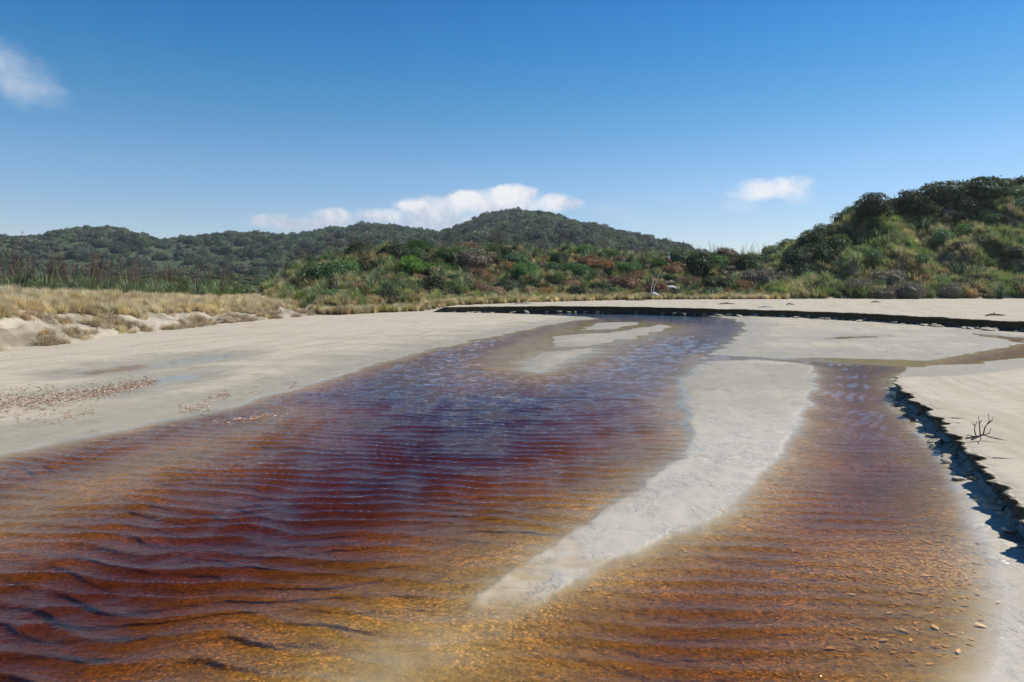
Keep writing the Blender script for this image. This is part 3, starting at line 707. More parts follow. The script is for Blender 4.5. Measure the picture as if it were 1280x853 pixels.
LOWG = [crown_mesh('scrub_crown', M_GREY, 800, .06, 12, .55, s, spiky=.4) for s in (80,)]

# ------------------------------------------------------------------ scatter of uncountable growth (instances on points)
def scatter(name, pts, scale, meshes, label, cat, zs=None, rot=None, tilt=.12):
    n = len(pts); me = bpy.data.meshes.new(name)
    me.vertices.add(n); me.vertices.foreach_set('co', np.asarray(pts, np.float32).ravel())
    sc = np.stack([scale, scale*rng.uniform(.85, 1.15, n), scale*(zs if zs is not None else 1.0)*rng.uniform(.85, 1.15, n)], -1)
    a = me.attributes.new('sc', 'FLOAT_VECTOR', 'POINT'); a.data.foreach_set('vector', sc.astype(np.float32).ravel())
    ro = np.stack([rng.normal(0, tilt, n), rng.normal(0, tilt, n), rng.uniform(0, 6.283, n)], -1)
    a = me.attributes.new('ro', 'FLOAT_VECTOR', 'POINT'); a.data.foreach_set('vector', ro.astype(np.float32).ravel())
    a = me.attributes.new('kd', 'INT', 'POINT'); a.data.foreach_set('value', rng.integers(0, len(meshes), n).astype(np.int32))
    o = link(name, me); tag(o, label, cat, kind='stuff')
    g = bpy.data.node_groups.new(name, 'GeometryNodeTree')
    g.interface.new_socket('Geometry', in_out='INPUT', socket_type='NodeSocketGeometry'); g.interface.new_socket('Geometry', in_out='OUTPUT', socket_type='NodeSocketGeometry')
    gi = g.nodes.new('NodeGroupInput'); go = g.nodes.new('NodeGroupOutput'); jn = g.nodes.new('GeometryNodeJoinGeometry')
    def attr(nm, ty):
        x = g.nodes.new('GeometryNodeInputNamedAttribute'); x.data_type = ty; x.inputs['Name'].default_value = nm; return x.outputs['Attribute']
    asc = attr('sc', 'FLOAT_VECTOR'); aro = attr('ro', 'FLOAT_VECTOR'); akd = attr('kd', 'INT')
    for k, mh in enumerate(meshes):
        src = bpy.data.objects.new('plant_source', mh)
        oi = g.nodes.new('GeometryNodeObjectInfo'); oi.inputs['Object'].default_value = src; oi.inputs['As Instance'].default_value = True
        cmp = g.nodes.new('FunctionNodeCompare'); cmp.data_type = 'INT'; cmp.operation = 'EQUAL'
        g.links.new(akd, cmp.inputs[2]); cmp.inputs[3].default_value = k
        ip = g.nodes.new('GeometryNodeInstanceOnPoints'); e2r = g.nodes.new('FunctionNodeEulerToRotation')
        g.links.new(gi.outputs[0], ip.inputs['Points']); g.links.new(cmp.outputs[0], ip.inputs['Selection']); g.links.new(oi.outputs['Geometry'], ip.inputs['Instance'])
        g.links.new(aro, e2r.inputs[0]); g.links.new(e2r.outputs[0], ip.inputs['Rotation']); g.links.new(asc, ip.inputs['Scale'])
        g.links.new(ip.outputs[0], jn.inputs[0])
    g.links.new(jn.outputs[0], go.inputs[0])
    md = o.modifiers.new('scatter', 'NODES'); md.node_group = g
    return o
def withz(x, y, dz=0.0): return np.stack([x, y, height(x, y)+dz], -1)
def colof(x, y): return CX+F*x/y
# woods on the hills
def wood(n, y0, y1, c0, c1, fn, power=1.0):
    y = y0+(y1-y0)*rng.random(n)**power; c = rng.uniform(c0, c1, n); x = (c-CX)/F*y
    acc = rng.random(n) < (y/y1); x, y, c = x[acc], y[acc], c[acc]
    ok = fn(c, y); return x[ok], y[ok]
x, y = wood(5200, 285, 575, 440, 960, lambda c, y: c > 0)
scatter('forest', withz(x, y, -.6), 2.4+3.8*rng.random(len(x))**2.0, FOR, 'dark bushy forest covering the rounded hill in the centre', 'forest')
x, y = wood(17000, 340, 1085, -250, 760, lambda c, y: (perlin(c*.012, y*.004, 401) < .42) | (rng.random(len(c)) < .3))
scatter('forest', withz(x, y, -.8), 2.8+3.6*rng.random(len(x))**2.0, FOR, 'dark forest covering the long far ridge on the left', 'forest')
# scrub of the lowland
x, y = wood(6500, 62, 350, -200, 470, lambda c, y: ((perlin(c*.015, y*.03, 405) < .25) | (rng.random(len(c)) < .25)) & ((c < 330) | (y > 120)))
scatter('lowland_scrub', withz(x, y, -.2), rng.uniform(.7, 2.0, len(x)), LOWS, 'low green scrub filling the flat behind the left dune', 'scrub', zs=.65)

# ground cover of the middle and right dune
def dune_pts(n, c0, c1, t0, t1, seed=None):
    c = rng.uniform(c0, c1, n); t = rng.uniform(t0, t1, n)
    toe = prof(DUNE_TOE, c); cr = prof(DUNE_CR, c); y = toe+(cr-toe)*t; x = (c-CX)/F*y
    return x, y, c, t
x, y, c, t = dune_pts(2300, 335, 985, .05, 1.12)
k = perlin(x*.18, y*.18, 411)
s_ = k > .1
scatter('dune_scrub', withz(x[~s_], y[~s_], -.1), rng.uniform(.35, .8, (~s_).sum()), LOWS+LOWS+LOWG+LOWR, 'mixed low scrub between the flax on the middle dune', 'scrub', zs=.8)
scatter('dune_scrub', withz(x[s_], y[s_], -.1), rng.uniform(.3, .8, s_.sum()), LOWR+LOWS+LOWG+LOWR, 'russet and grey low scrub on the middle dune face', 'scrub', zs=.8)
x, y, c, t = dune_pts(1500, 335, 985, -.02, 1.1)
scatter('dune_grass', withz(x, y, -.03), rng.uniform(.8, 1.5, len(x)), T_OLV+T_GRN, 'olive tussock grass between the shrubs of the middle dune', 'grass')
x, y, c, t = dune_pts(5200, 960, 1560, .0, 1.1)
k = perlin(x*.15, y*.15, 412)+.35*perlin(x*.5, y*.5, 413)
bare = (perlin(x*.22, y*.22, 97) > .42) & (rng.random(len(x)) < .7)
g1 = (k > .0) & ~bare; g2 = (k <= .0) & ~bare
scatter('dune_grass', withz(x[g1], y[g1], -.03), rng.uniform(.6, 1.5, g1.sum()), T_LONG+T_LONG+T_GRN, 'long green grass hanging down the tall right dune', 'grass')
scatter('dune_grass', withz(x[g2], y[g2], -.03), rng.uniform(.6, 1.4, g2.sum()), T_LONGO+T_LONGO+T_LONG[:1]+T_DRY[:1], 'straw and olive grass on the tall right dune', 'grass')
x, y, c, t = dune_pts(500, 985, 1560, .0, 1.0)
scatter('dune_scrub', withz(x, y, -.1), rng.uniform(.3, .7, len(x)), LOWS+LOWG, 'low dull scrub among the grass of the right dune', 'scrub', zs=.8)
# pale fringe of grass at the toe of the middle dune
n = 1500
c = rng.uniform(395, 985, n); toe = prof(DUNE_TOE, c); y = toe+rng.uniform(-2.4, 1.6, n)*np.where(c < 800, 1, .7); x = (c-CX)/F*y
scatter('fringe_grass', withz(x, y, -.02), rng.uniform(.55, 1.05, n), T_OLV+T_DRY, 'straw coloured grass fringe along the foot of the middle dune', 'grass')
# grass on the crest of the left dune
def left_pts(n, s0, s1, cmin=-350, cmax=440):
    xs = []; ys = []
    while len(xs) < n:
        c = rng.uniform(cmin, cmax, 4000); y = rng.uniform(12, 52, 4000); x = (c-CX)/F*y
        s = sdf(x, y, DUNE_L); acc = (s > s0) & (s < s1) & (rng.random(4000) < .6)
        xs += list(x[acc]); ys += list(y[acc])
    return np.array(xs[:n]), np.array(ys[:n])
x, y = left_pts(3600, 1.9, 7.5)
kk = (perlin(x*.8, y*.8, 421) > -.35) | (sdf(x, y, DUNE_L) > 3.2)
scatter('dune_grass', withz(x[kk], y[kk], -.03), rng.uniform(.45, .95, kk.sum()), T_DRY, 'pale dry grass along the crest of the left dune', 'grass')
x, y = left_pts(4200, .1, 3.2)
kk = perlin(x*.7, y*.7, 423) > -.08
scatter('dead_grass', withz(x[kk], y[kk], -.02), rng.uniform(.25, .8, kk.sum()), T_DEAD+T_DEAD+T_DRY[:1], 'flattened dead grass on the broken face of the left dune', 'grass', zs=.6, tilt=.5)

# ------------------------------------------------------------------ individual plants
def copy_tree(o):
    c = o.copy(); COL.objects.link(c)
    for ch in list(o.children):
        d = ch.copy(); COL.objects.link(d); d.parent = c
    return c
def thing(name, label, cat, group, loc, rz=0, sc=1):
    o = bpy.data.objects.new(name, None); COL.objects.link(o); o.location = loc; o.rotation_euler = (0, 0, rz); o.scale = (sc,)*3 if not isinstance(sc, tuple) else sc
    o.empty_display_size = .3
    return tag(o, label, cat, group)
PROTO = {}
def plant(kind, key, x, y, sc, label, group, name, cat, zs=1.0, dz=0.0):
    z = float(height(np.array([x]), np.array([y]))[0])
    pk = (kind, key)
    if pk not in PROTO:
        o = thing(name, label, cat, group, (x, y, z))
        if kind in CROWN:
            link('crown', CROWN[kind][key], o); link('trunk', STEMS[key % 3], o)
        else:
            link('leaf_clump', (FLAX if kind == 'flax' else FLAX_DRY)[key % (3 if kind == 'flax' else 2)], o)
            if key >= 3: link('flower_stalk', STALKS[key % 3], o)
        PROTO[pk] = o
    else: o = copy_tree(PROTO[pk])
    o.location = (x, y, z-dz); o.rotation_euler = (0, 0, random.uniform(0, 6.28)); o.scale = (sc, sc*random.uniform(.9, 1.1), sc*zs)
    tag(o, label, cat, group)
    return o
def at(c, y): return ((c-CX)/F*y, y)
def dune_at(px, py, c_lift=0.0):
    """point of the dune face seen at a pixel: march along the ray"""
    u = (px-CX)/F; v = -(py-CY)/F
    dy_ = math.cos(PITCH)+v*math.sin(PITCH); dz_ = -math.sin(PITCH)+v*math.cos(PITCH)
    t_ = np.arange(40, 100, .25); X_ = u*t_; Y_ = dy_*t_; Z_ = CAMZ+dz_*t_
    H_ = height(X_, Y_)+c_lift
    i = np.argmax(H_ >= Z_) if (H_ >= Z_).any() else int(np.argmin(Z_-H_))
    return float(X_[i]), float(Y_[i])
# round dark shrubs along the skyline of the right dune: (pixel x, base pixel y, width px)
SKY_SHRUBS = [(1056, 282, 34, 'lowest and leftmost dark round shrub of the row on the right dune skyline'),
 (1092, 268, 50, 'wide dark dome shrub second from the left on the right dune skyline'),
 (1122, 266, 36, 'dark shrub squeezed between two wider domes on the right dune skyline'),
 (1140, 262, 42, 'dark shrub with ragged front right of the widest left dome on the right dune crest'),
 (1176, 255, 48, 'olive green dome shrub rising highest before the gap on the right dune crest'),
 (1160, 268, 30, 'small dark shrub standing below the skyline row on the right dune'),
 (1222, 250, 52, 'broad dark shrub near the top right of the tall dune'),
 (1208, 266, 34, 'dark shrub just below the broad one near the top of the right dune'),
 (1200, 278, 26, 'small dark shrub lowest of the three by the upper grass slope'),
 (1256, 243, 36, 'dark dome shrub second from the right edge on the skyline'),
 (1284, 238, 34, 'dark shrub cut by the right edge of the picture on the skyline'),
 (1330, 232, 60, 'dark shrub beyond the right edge on the dune crest')]
for i, (px, py, wd, lb) in enumerate(SKY_SHRUBS):
    x, y = dune_at(px, py); y = min(y, 90)
    plant('dark', i % 4, x, y, wd*1.05/F*y/2*1.12, lb, None, 'shrub', 'shrub', zs=1.0, dz=.3)
# big dark shrub mass where the two dunes meet
for i, (px, py, wd, kd) in enumerate([(1000, 335, 46, 'dark'), (1022, 330, 44, 'dark'), (1040, 318, 44, 'dark'), (1012, 312, 40, 'dark'), (1034, 300, 36, 'dark'), (1004, 352, 40, 'dark'), (1026, 350, 36, 'dark'),
                                      (985, 352, 34, 'dark'), (1050, 300, 28, 'dark'), (995, 322, 30, 'dark'), (1016, 366, 30, 'dark')]):
    x, y = dune_at(px, py)
    plant(kd, i % 4, x, y, wd/F*y/2*1.1, ['lowest left', 'left', 'upper', 'left upper', 'topmost', 'left foot', 'foot', 'far left', 'right upper', 'outer left', 'lowest'][i]+' dark shrub of the dense clump joining the two dunes', 'dark shrubs where the two dunes meet', 'shrub', 'shrub', zs=1.1, dz=.2)
GREYS = [(950, 362, 46, 'wide grey brown twiggy shrub over a dark hollow at the foot of the dune junction'),
 (975, 360, 36, 'grey brown twiggy shrub right beside the wide one at the dune junction'),
 (1072, 368, 36, 'grey purple twiggy bush low on the right dune, nearest the dark clump'),
 (1110, 360, 40, 'grey purple twiggy bush in the middle of the right dune foot'),
 (1135, 374, 38, 'dull grey bush at the very foot of the right dune above the sand'),
 (1105, 374, 28, 'small grey bush at the sand edge left of the dull one'),
 (748, 374, 24, 'small silvery grey bush at the foot of the middle dune'),
 (1186, 372, 30, 'grey bush at the sand edge below the long leaved flax of the right dune'),
 (590, 338, 46, 'olive grey bush in the middle of the dune face beside the green domes')]
for i, (px, py, wd, lb) in enumerate(GREYS):
    x, y = dune_at(px, py); plant('grey', i % 2, x, y, wd/F*y/2*1.1, lb, None, 'shrub', 'shrub', dz=.1)
GREENS = [(447, 334, 24, 'dark', 'round dark green bush alone on the left shoulder of the middle dune'),
 (520, 328, 34, 'green', 'tall domed green shrub at the upper left of the middle dune'),
 (538, 334, 26, 'dark', 'dark green shrub leaning on the tall domed one'),
 (558, 328, 34, 'green', 'green flat topped shrub right of the tall domed one near the crest'),
 (572, 322, 26, 'green', 'small green shrub behind the flat topped one on the crest'),
 (590, 324, 26, 'green', 'bright green small dome right of the flat topped shrub'),
 (535, 366, 44, 'dark', 'large dark blue green shrub low on the middle dune face'),
 (563, 368, 36, 'green', 'green dome shrub beside the large dark one low on the dune'),
 (620, 322, 30, 'green', 'leafy green shrub by the crest in the centre of the dune'),
 (645, 334, 36, 'green', 'wide green shrub below the crest in the centre of the dune'),
 (660, 348, 36, 'green', 'rounded green shrub in the middle of the dune face'),
 (635, 368, 36, 'dark', 'dark shrub at the foot of the dune left of the russet patch'),
 (692, 342, 28, 'green', 'small round green shrub high on the right half of the dune'),
 (700, 330, 26, 'dark', 'dark green shrub just under the flax of the crest'),
 (717, 344, 30, 'green', 'bright green smooth dome shrub in the russet patch'),
 (692, 358, 26, 'dark', 'deep green shrub under the bright smooth dome'),
 (764, 344, 22, 'dark', 'small round dark bush inside the orange brown bracken'),
 (745, 366, 26, 'dark', 'green bush behind the silvery bush at the dune foot'),
 (868, 342, 52, 'dark', 'broad dark green shrub on the right part of the middle dune'),
 (850, 330, 36, 'green', 'mid green shrub above the broad dark one'),
 (895, 365, 40, 'dark', 'dark shrub low behind the grass fringe near the dune junction'),
 (826, 338, 30, 'green', 'green shrub next to the spiky flax right of centre'),
 (965, 326, 34, 'green', 'olive shrub on the slope just left of the dark clump'),
 (985, 312, 28, 'green', 'small olive shrub at the skyline left of the dark clump'),
 (940, 336, 34, 'green', 'olive green shrub above the grey brown twiggy one')]
for i, (px, py, wd, kd, lb) in enumerate(GREENS):
    x, y = dune_at(px, py); plant(kd, i % (4 if kd == 'dark' else 3), x, y, wd/F*y/2*1.1, lb, None, 'shrub', 'shrub', zs=.95, dz=.15)
RUSTS = [(497, 344, 18), (488, 355, 20), (512, 356, 16), (440, 350, 20), (455, 362, 18), (430, 340, 14), (545, 324, 14), (598, 366, 26), (610, 352, 22), (620, 372, 26), (664, 370, 24), (682, 372, 26),
         (708, 362, 24), (733, 336, 30), (752, 340, 32), (780, 366, 42), (795, 350, 26), (842, 348, 34), (862, 360, 30), (906, 326, 30), (920, 334, 24), (355, 366, 20), (372, 356, 22), (392, 350, 20), (350, 372, 18),
         (470, 372, 20), (820, 366, 26), (775, 330, 20)]
for i, (px, py, wd) in enumerate(RUSTS):
    x, y = dune_at(px, py)
    lb = 'russet shrub on the left half of the middle dune face' if px < 600 else ('rusty brown shrub in the bracken patch on the centre of the dune' if px < 760 else 'orange brown bushy bracken on the right half of the middle dune')
    lb = ('wide ' if wd > 29 else 'small ' if wd < 20 else '')+('orange brown bracken ' if px > 760 else 'russet shrub ')+('near the crest of the dune, ' if py < 342 else 'halfway down the dune, ' if py < 360 else 'at the dune foot, ')+(
        'at its left end' if px < 400 else 'left of the domed shrubs' if px < 475 else 'beside the tall dome' if px < 530 else 'between the domed shrubs' if px < 605 else 'in its centre' if px < 672 else
        'under the smooth green dome' if px < 725 else 'above the silvery bush' if px < 770 else 'left of the driftwood stump' if px < 815 else 'behind the driftwood stump' if px < 870 else 'left of the grey twiggy shrub')
    gp = 'russet shrubs of the middle dune, left' if px < 600 else ('russet shrubs of the middle dune, centre' if px < 760 else 'russet shrubs of the middle dune, right')
    plant('russet', i % 2, x, y, wd/F*y/2*1.15, lb, gp, 'shrub', 'shrub', zs=.9, dz=.1)
# more shrubs, placed by eye over both dunes
rs_ = random.Random(33); pl = []
for _ in range(900):
    if len(pl) >= 80: break
    right_ = len(pl) % 2 == 0
    c = rs_.uniform(1060, 1300) if right_ else rs_.uniform(400, 980); t_ = rs_.uniform(.03, .9)
    toe = float(prof(DUNE_TOE, c)); cr = float(prof(DUNE_CR, c)); y = toe+(cr-toe)*t_; x = (c-CX)/F*y
    if any((x-a)**2+(y-b_)**2 < 2.3**2 for a, b_ in pl): continue
    pl.append((x, y)); kd = rs_.choice(['dark', 'dark', 'green', 'green'] if right_ else ['dark', 'green', 'green', 'dark', 'russet'])
    word = {'dark': 'dark green', 'green': 'mid green', 'grey': 'grey brown', 'russet': 'russet'}[kd]
    hz_ = 'low on' if t_ < .33 else 'halfway up' if t_ < .62 else 'high on'
    if right_: pos = 'the right dune, '+('next to the dark clump' if c < 1110 else 'left of the long leaved flax' if c < 1175 else 'around the long leaved flax' if c < 1230 else 'near the picture edge')
    else: pos = 'the middle dune, '+('at its left end' if c < 480 else 'around the domed shrubs' if c < 600 else 'in its centre' if c < 700 else 'in the bracken patch' if c < 790 else 'behind the driftwood' if c < 880 else 'beside the grey twiggy shrub')
    plant(kd, rs_.randrange(2), x, y, rs_.uniform(.9, 1.9 if t_ > .3 else 1.3), word+' shrub '+hz_+' '+pos, 'scattered shrubs of the dunes', 'shrub', 'shrub', zs=rs_.uniform(.75, 1.1), dz=.2)
# flax on the middle dune
rf = random.Random(21)
placed = []
tries = 0
while len(placed) < 185 and tries < 6000:
    tries += 1
    c = rf.uniform(342, 985); t_ = rf.uniform(.08, 1.04)
    toe = float(prof(DUNE_TOE, c)); cr = float(prof(DUNE_CR, c)); y = toe+(cr-toe)*t_; x = (c-CX)/F*y
    if any((x-a)**2+(y-b)**2 < 1.6**2 for a, b in placed): continue
    # flax is thick on the crest and on the left third
    if rf.random() > (.95 if (t_ > .72 or c < 500) else .38): continue
    placed.append((x, y))
    st = 3 if (t_ > .75 and rf.random() < .75) or rf.random() < .15 else 0
    dry = rf.random() < .25
    kind = 'flaxdry' if dry else 'flax'
    zone = 'on the dune crest' if t_ > .72 else ('halfway up the dune' if t_ > .36 else 'low on the dune')
    mark = ('at its left end' if c < 430 else 'left of the domed shrubs' if c < 515 else 'around the domed shrubs' if c < 600 else 'in its centre' if c < 700 else
            'above the bracken patch' if c < 785 else 'behind the driftwood stump' if c < 880 else 'near the twiggy grey shrub')
    lb = ('yellowing' if dry else 'green')+' flax '+('with dark stalks ' if st else '')+zone+', '+mark
    plant(kind, rf.randrange(2 if dry else 3)+st, x, y, rf.uniform(.65, 1.05), lb, 'flax clumps of the middle dune', 'flax_bush', 'flax')
# flax singled out
FLX = [(872, 350, 1.4, 'large silvery green flax fanning out on the right part of the middle dune'),
       (738, 330, 1.4, 'pale green sword leaved flax below the crest right of centre'),
       (800, 338, 1.3, 'spiky blue green flax beside the orange brown bracken'),
       (1200, 352, 1.7, 'long leaved green flax spreading in the middle of the right dune'),
       (1250, 374, 1.3, 'dark flax low at the foot of the right dune near the picture edge'),
       (1158, 372, .9, 'small green flax at the foot of the right dune'),
       (1155, 290, 1.1, 'upright flax under the skyline shrubs of the right dune'),
       (1280, 310, 1.2, 'flax high on the right dune at the edge of the picture'),
       (918, 368, 1.0, 'bright yellow green flax at the foot of the dune beside the grey twiggy shrub')]
for i, (px, py, sc, lb) in enumerate(FLX):
    x, y = dune_at(px, py); plant('flax', i % 3, x, y, sc, lb, None, 'flax_bush', 'flax')
# flax row behind the left dune
placed = []
for _ in range(1500):
    c = rf.uniform(-330, 300); y = rf.uniform(26, 45); x = (c-CX)/F*y
    s_ = float(sdf(np.array([x]), np.array([y]), DUNE_L)[0])
    if s_ < 5.6 or any((x-a)**2+(y-b)**2 < 1.15**2 for a, b in placed): continue
    if len(placed) > 165: break
    placed.append((x, y)); st = 3 if rf.random() < .72 else 0
    far = y > 36
    lb = ('stalky' if st else 'stalkless')+(' far' if far else ' near')+' flax behind the left dune '+('well beyond the left edge' if c < -150 else 'just beyond the left edge' if c < 0 else 'right at the left edge' if c < 40 else 'above the leaf band' if c < 90 else 'left of the long puddle' if c < 130 else 'above the long puddle' if c < 180 else 'where the stalks thin out' if c < 240 else 'at the right end of the row')
    plant('flax', rf.randrange(3)+st, x, y, rf.uniform(.72, .98), lb, 'flax clumps behind the left dune', 'flax_bush', 'flax')
# dark stalks on the skyline of the dune saddle
for i in range(26):
    c = 835+i*6.2+rf.uniform(-3, 3); cr = float(prof(DUNE_CR, c)); y = cr+rf.uniform(-2, 1); x = (c-CX)/F*y
    plant('flax', rf.randrange(3)+3, x, y, rf.uniform(.55, .75), 'skyline flax with tall dark stalks on the low saddle of the dune', 'skyline flax of the dune saddle', 'flax_bush', 'flax')

# ------------------------------------------------------------------ driftwood, marker stick, dead branch
def gz(x, y): return float(height(np.array([x]), np.array([y]))[0])
def branchy(Vs, Fs, p, d, L, r, depth, r_, kink=.35, up=.0):
    pts = [p]; rad = [r]; n = 5
    for k in range(n):
        d = (d+Vector((r_.uniform(-kink, kink), r_.uniform(-kink, kink), r_.uniform(-kink, kink)+up))).normalized()
        p = p+d*L/n; pts.append(p); rad.append(r*(1-.75*(k+1)/n))
        if depth > 0 and k in (1, 2, 3):
            e = (d+Vector((r_.uniform(-1, 1), r_.uniform(-1, 1), r_.uniform(-.4, .9)))).normalized()
            branchy(Vs, Fs, p, e, L*r_.uniform(.35, .6), rad[-1]*.7, depth-1, r_, kink, up)
    tube(Vs, Fs, pts, rad, 6)
# dead branch on the near sand bank
bx, by = G(1222, 549, NB_H+.03); bz = NB_H+.02
b = thing('dead_branch', 'dark dead branch with bare twigs lying on the pale sand near the crumbling bank', 'branch', None, (bx, by, bz))
Vs, Fs = [], []
def q3(px, py, lift=0.0, dback=0.0):
    x_, y_ = G(px, py, bz+lift); return (x_-bx, y_-by, lift)
def tw(ps, r0):
    n_ = len(ps); tube(Vs, Fs, ps, [r0*(1-.7*i/(n_-1)) for i in range(n_)], 6)
tw([(.0-.06, .0, .005), (.02, .02, .03), (.08, .05, .045), (.16, .03, .02), (.24, .0, .008)], .010)
tw([(-.10, .03, .01), (-.02, .02, .028), (.08, .04, .04), (.17, .08, .05), (.20, .10, .10)], .009)
Vs2, Fs2 = Vs, Fs
link('stem', mesh_list('stem', Vs, Fs, M_TWIG), b)
for k, ps in enumerate([[(0, .02, .03), (-.015, .03, .09), (-.02, .02, .14), (.0, .02, .19)], [(.05, .035, .035), (.05, .05, .10), (.035, .04, .16), (.03, .05, .235)],
                        [(.09, .05, .045), (.11, .06, .12), (.15, .06, .18), (.145, .07, .26)], [(.13, .06, .15), (.17, .05, .19), (.18, .05, .235)],
                        [(-.02, .02, .028), (-.08, .02, .05), (-.12, .0, .03)], [(.12, .03, .03), (.17, -.03, .02), (.25, -.06, .01)], [(.04, .02, .03), (.0, -.05, .015), (-.05, -.09, .005)],
                        [(.035, .04, .16), (.06, .04, .20)], [(-.02, .02, .14), (-.05, .02, .17)]]):
    Vs, Fs = [], []; tw([(a*1.0, b_*1.0, c_*1.0) for a, b_, c_ in ps], .0065)
    link('twig', mesh_list('twig', Vs, Fs, M_TWIG), b)
b.scale = (.95, .95, .95)
# grey driftwood stump at the dune foot
dx_, dy_ = G(818, 374.5, .5); dz_ = gz(dx_, dy_)
o = thing('driftwood_stump', 'bleached driftwood root stump with two upright prongs at the dune foot', 'driftwood', None, (dx_, dy_, dz_))
Vs, Fs = [], []; r_ = random.Random(4)
tube(Vs, Fs, [(-.9, 0, .2), (-.5, .05, .45), (0, 0, .5), (.5, 0, .35), (1.1, -.1, .12)], [.22, .36, .40, .26, .10], 9)
link('trunk', mesh_list('trunk', Vs, Fs, M_DRIFT), o); o.scale = (.72, .72, .72)
for ps, rr in [([(-.2, 0, .5), (-.15, 0, 1.2), (.1, 0, 1.9), (.45, 0, 2.9), (.7, 0, 3.5)], .09), ([(-.35, 0, .5), (-.45, 0, 1.3), (-.2, 0, 2.0), (-.35, 0, 2.8)], .10), ([(.3, 0, .4), (.9, -.3, .7), (1.6, -.3, .55)], .1), ([(-.6, 0, .4), (-1.1, -.2, .8), (-1.3, -.2, .6)], .1)]:
    Vs, Fs = [], []; n_ = len(ps); tube(Vs, Fs, ps, [rr*(1-.75*i/(n_-1)) for i in range(n_)], 7); link('prong', mesh_list('prong', Vs, Fs, M_DRIFT), o)
# leaning marker stick with rag
mx_, my_ = G(832, 371, .55); mz_ = gz(mx_, my_)
o = thing('marker_stick', 'pale leaning stick with a small red and white rag beside the driftwood stump', 'marker stick', None, (mx_, my_, mz_))
Vs, Fs = [], []; tube(Vs, Fs, [(0, 0, -.2), (.1, 0, .7), (.25, 0, 1.5), (.32, 0, 2.2), (.40, 0, 3.0)], [.05, .045, .04, .035, .02], 7); link('pole', mesh_list('pole', Vs, Fs, M_DRIFT), o)
o.scale = (.8, .8, .8)
def rag(nm, m_, z0, z1, wd):
    n_ = 7; V_ = []; F_ = []
    for i in range(n_):
        for j in range(n_):
            f = i/(n_-1); g_ = j/(n_-1)
            xx = .30+(g_-.4)*wd*(.6+.4*math.sin(f*3)); V_.append((xx, -.07-.06*math.sin(g_*7+f*3), z0+(z1-z0)*f+.05*math.sin(g_*5)))
    for i in range(n_-1):
        for j in range(n_-1): F_.append((i*n_+j, i*n_+j+1, (i+1)*n_+j+1, (i+1)*n_+j))
    me_ = mesh_list(nm, V_, F_, m_); ob = link(nm, me_, o); sm = ob.modifiers.new('thickness', 'SOLIDIFY'); sm.thickness = .02
rag('red_rag', M_RED, 1.45, 1.95, .55); rag('white_rag', M_WHITE, 1.9, 2.35, .35)
# second driftwood heap
hx, hy = G(838, 373.5, .5)
o = thing('driftwood_log', 'short bleached driftwood log lying under the marker stick', 'driftwood', None, (hx, hy, gz(hx, hy)))
Vs, Fs = [], []; tube(Vs, Fs, [(-.9, 0, .25), (-.4, 0, .42), (.2, .1, .42), (.9, 0, .25), (1.3, 0, .15)], [.12, .24, .26, .2, .08], 8); link('trunk', mesh_list('trunk', Vs, Fs, M_DRIFT), o)
Vs, Fs = [], []; tube(Vs, Fs, [(-.2, 0, .4), (-.5, -.1, .8), (-.3, -.1, 1.05)], [.1, .07, .02], 6); link('branch_stub', mesh_list('branch_stub', Vs, Fs, M_DRIFT), o)
# bits of drift on the upper beach
for i, (px, py, L, lb, m_) in enumerate([(1245, 393.5, 1.0, 'dark drift stick on the upper beach near the right edge of the picture', M_TWIG), (958, 383.3, .9, 'short pale drift stick on the upper beach below the dark shrub clump', M_DRIFT),
        (1095, 379, .7, 'small dark drift twig high on the upper beach under the right dune', M_TWIG), (909, 380, 1.1, 'thin drift twig on the upper beach left of the dune junction', M_TWIG),
        (655, 379.5, 1.5, 'long thin bleached stick lying along the fringe grass of the middle dune', M_DRIFT), (795, 376.5, 1.6, 'dark flat stick on the sand just left of the driftwood stump', M_TWIG),
        (988, 381, .6, 'tiny dark twig on the upper beach, right of the short pale stick', M_TWIG)]):
    x, y = G(px, py, .5); o = thing('drift_stick', lb, 'drift stick', None, (x, y, gz(x, y)+.02), rf.uniform(-.3, .3))
    Vs, Fs = [], []; tube(Vs, Fs, [(-L/2, 0, .02), (-L*.2, .04, .07), (L*.15, -.03, .05), (L/2, .02, .03)], [.03, .045, .04, .015], 6); link('stem', mesh_list('stem', Vs, Fs, m_), o)
    Vs, Fs = [], []; tube(Vs, Fs, [(-L*.1, 0, .06), (L*.05, .15, .14), (L*.2, .22, .18)], [.03, .02, .008], 5); link('twig', mesh_list('twig', Vs, Fs, m_), o)

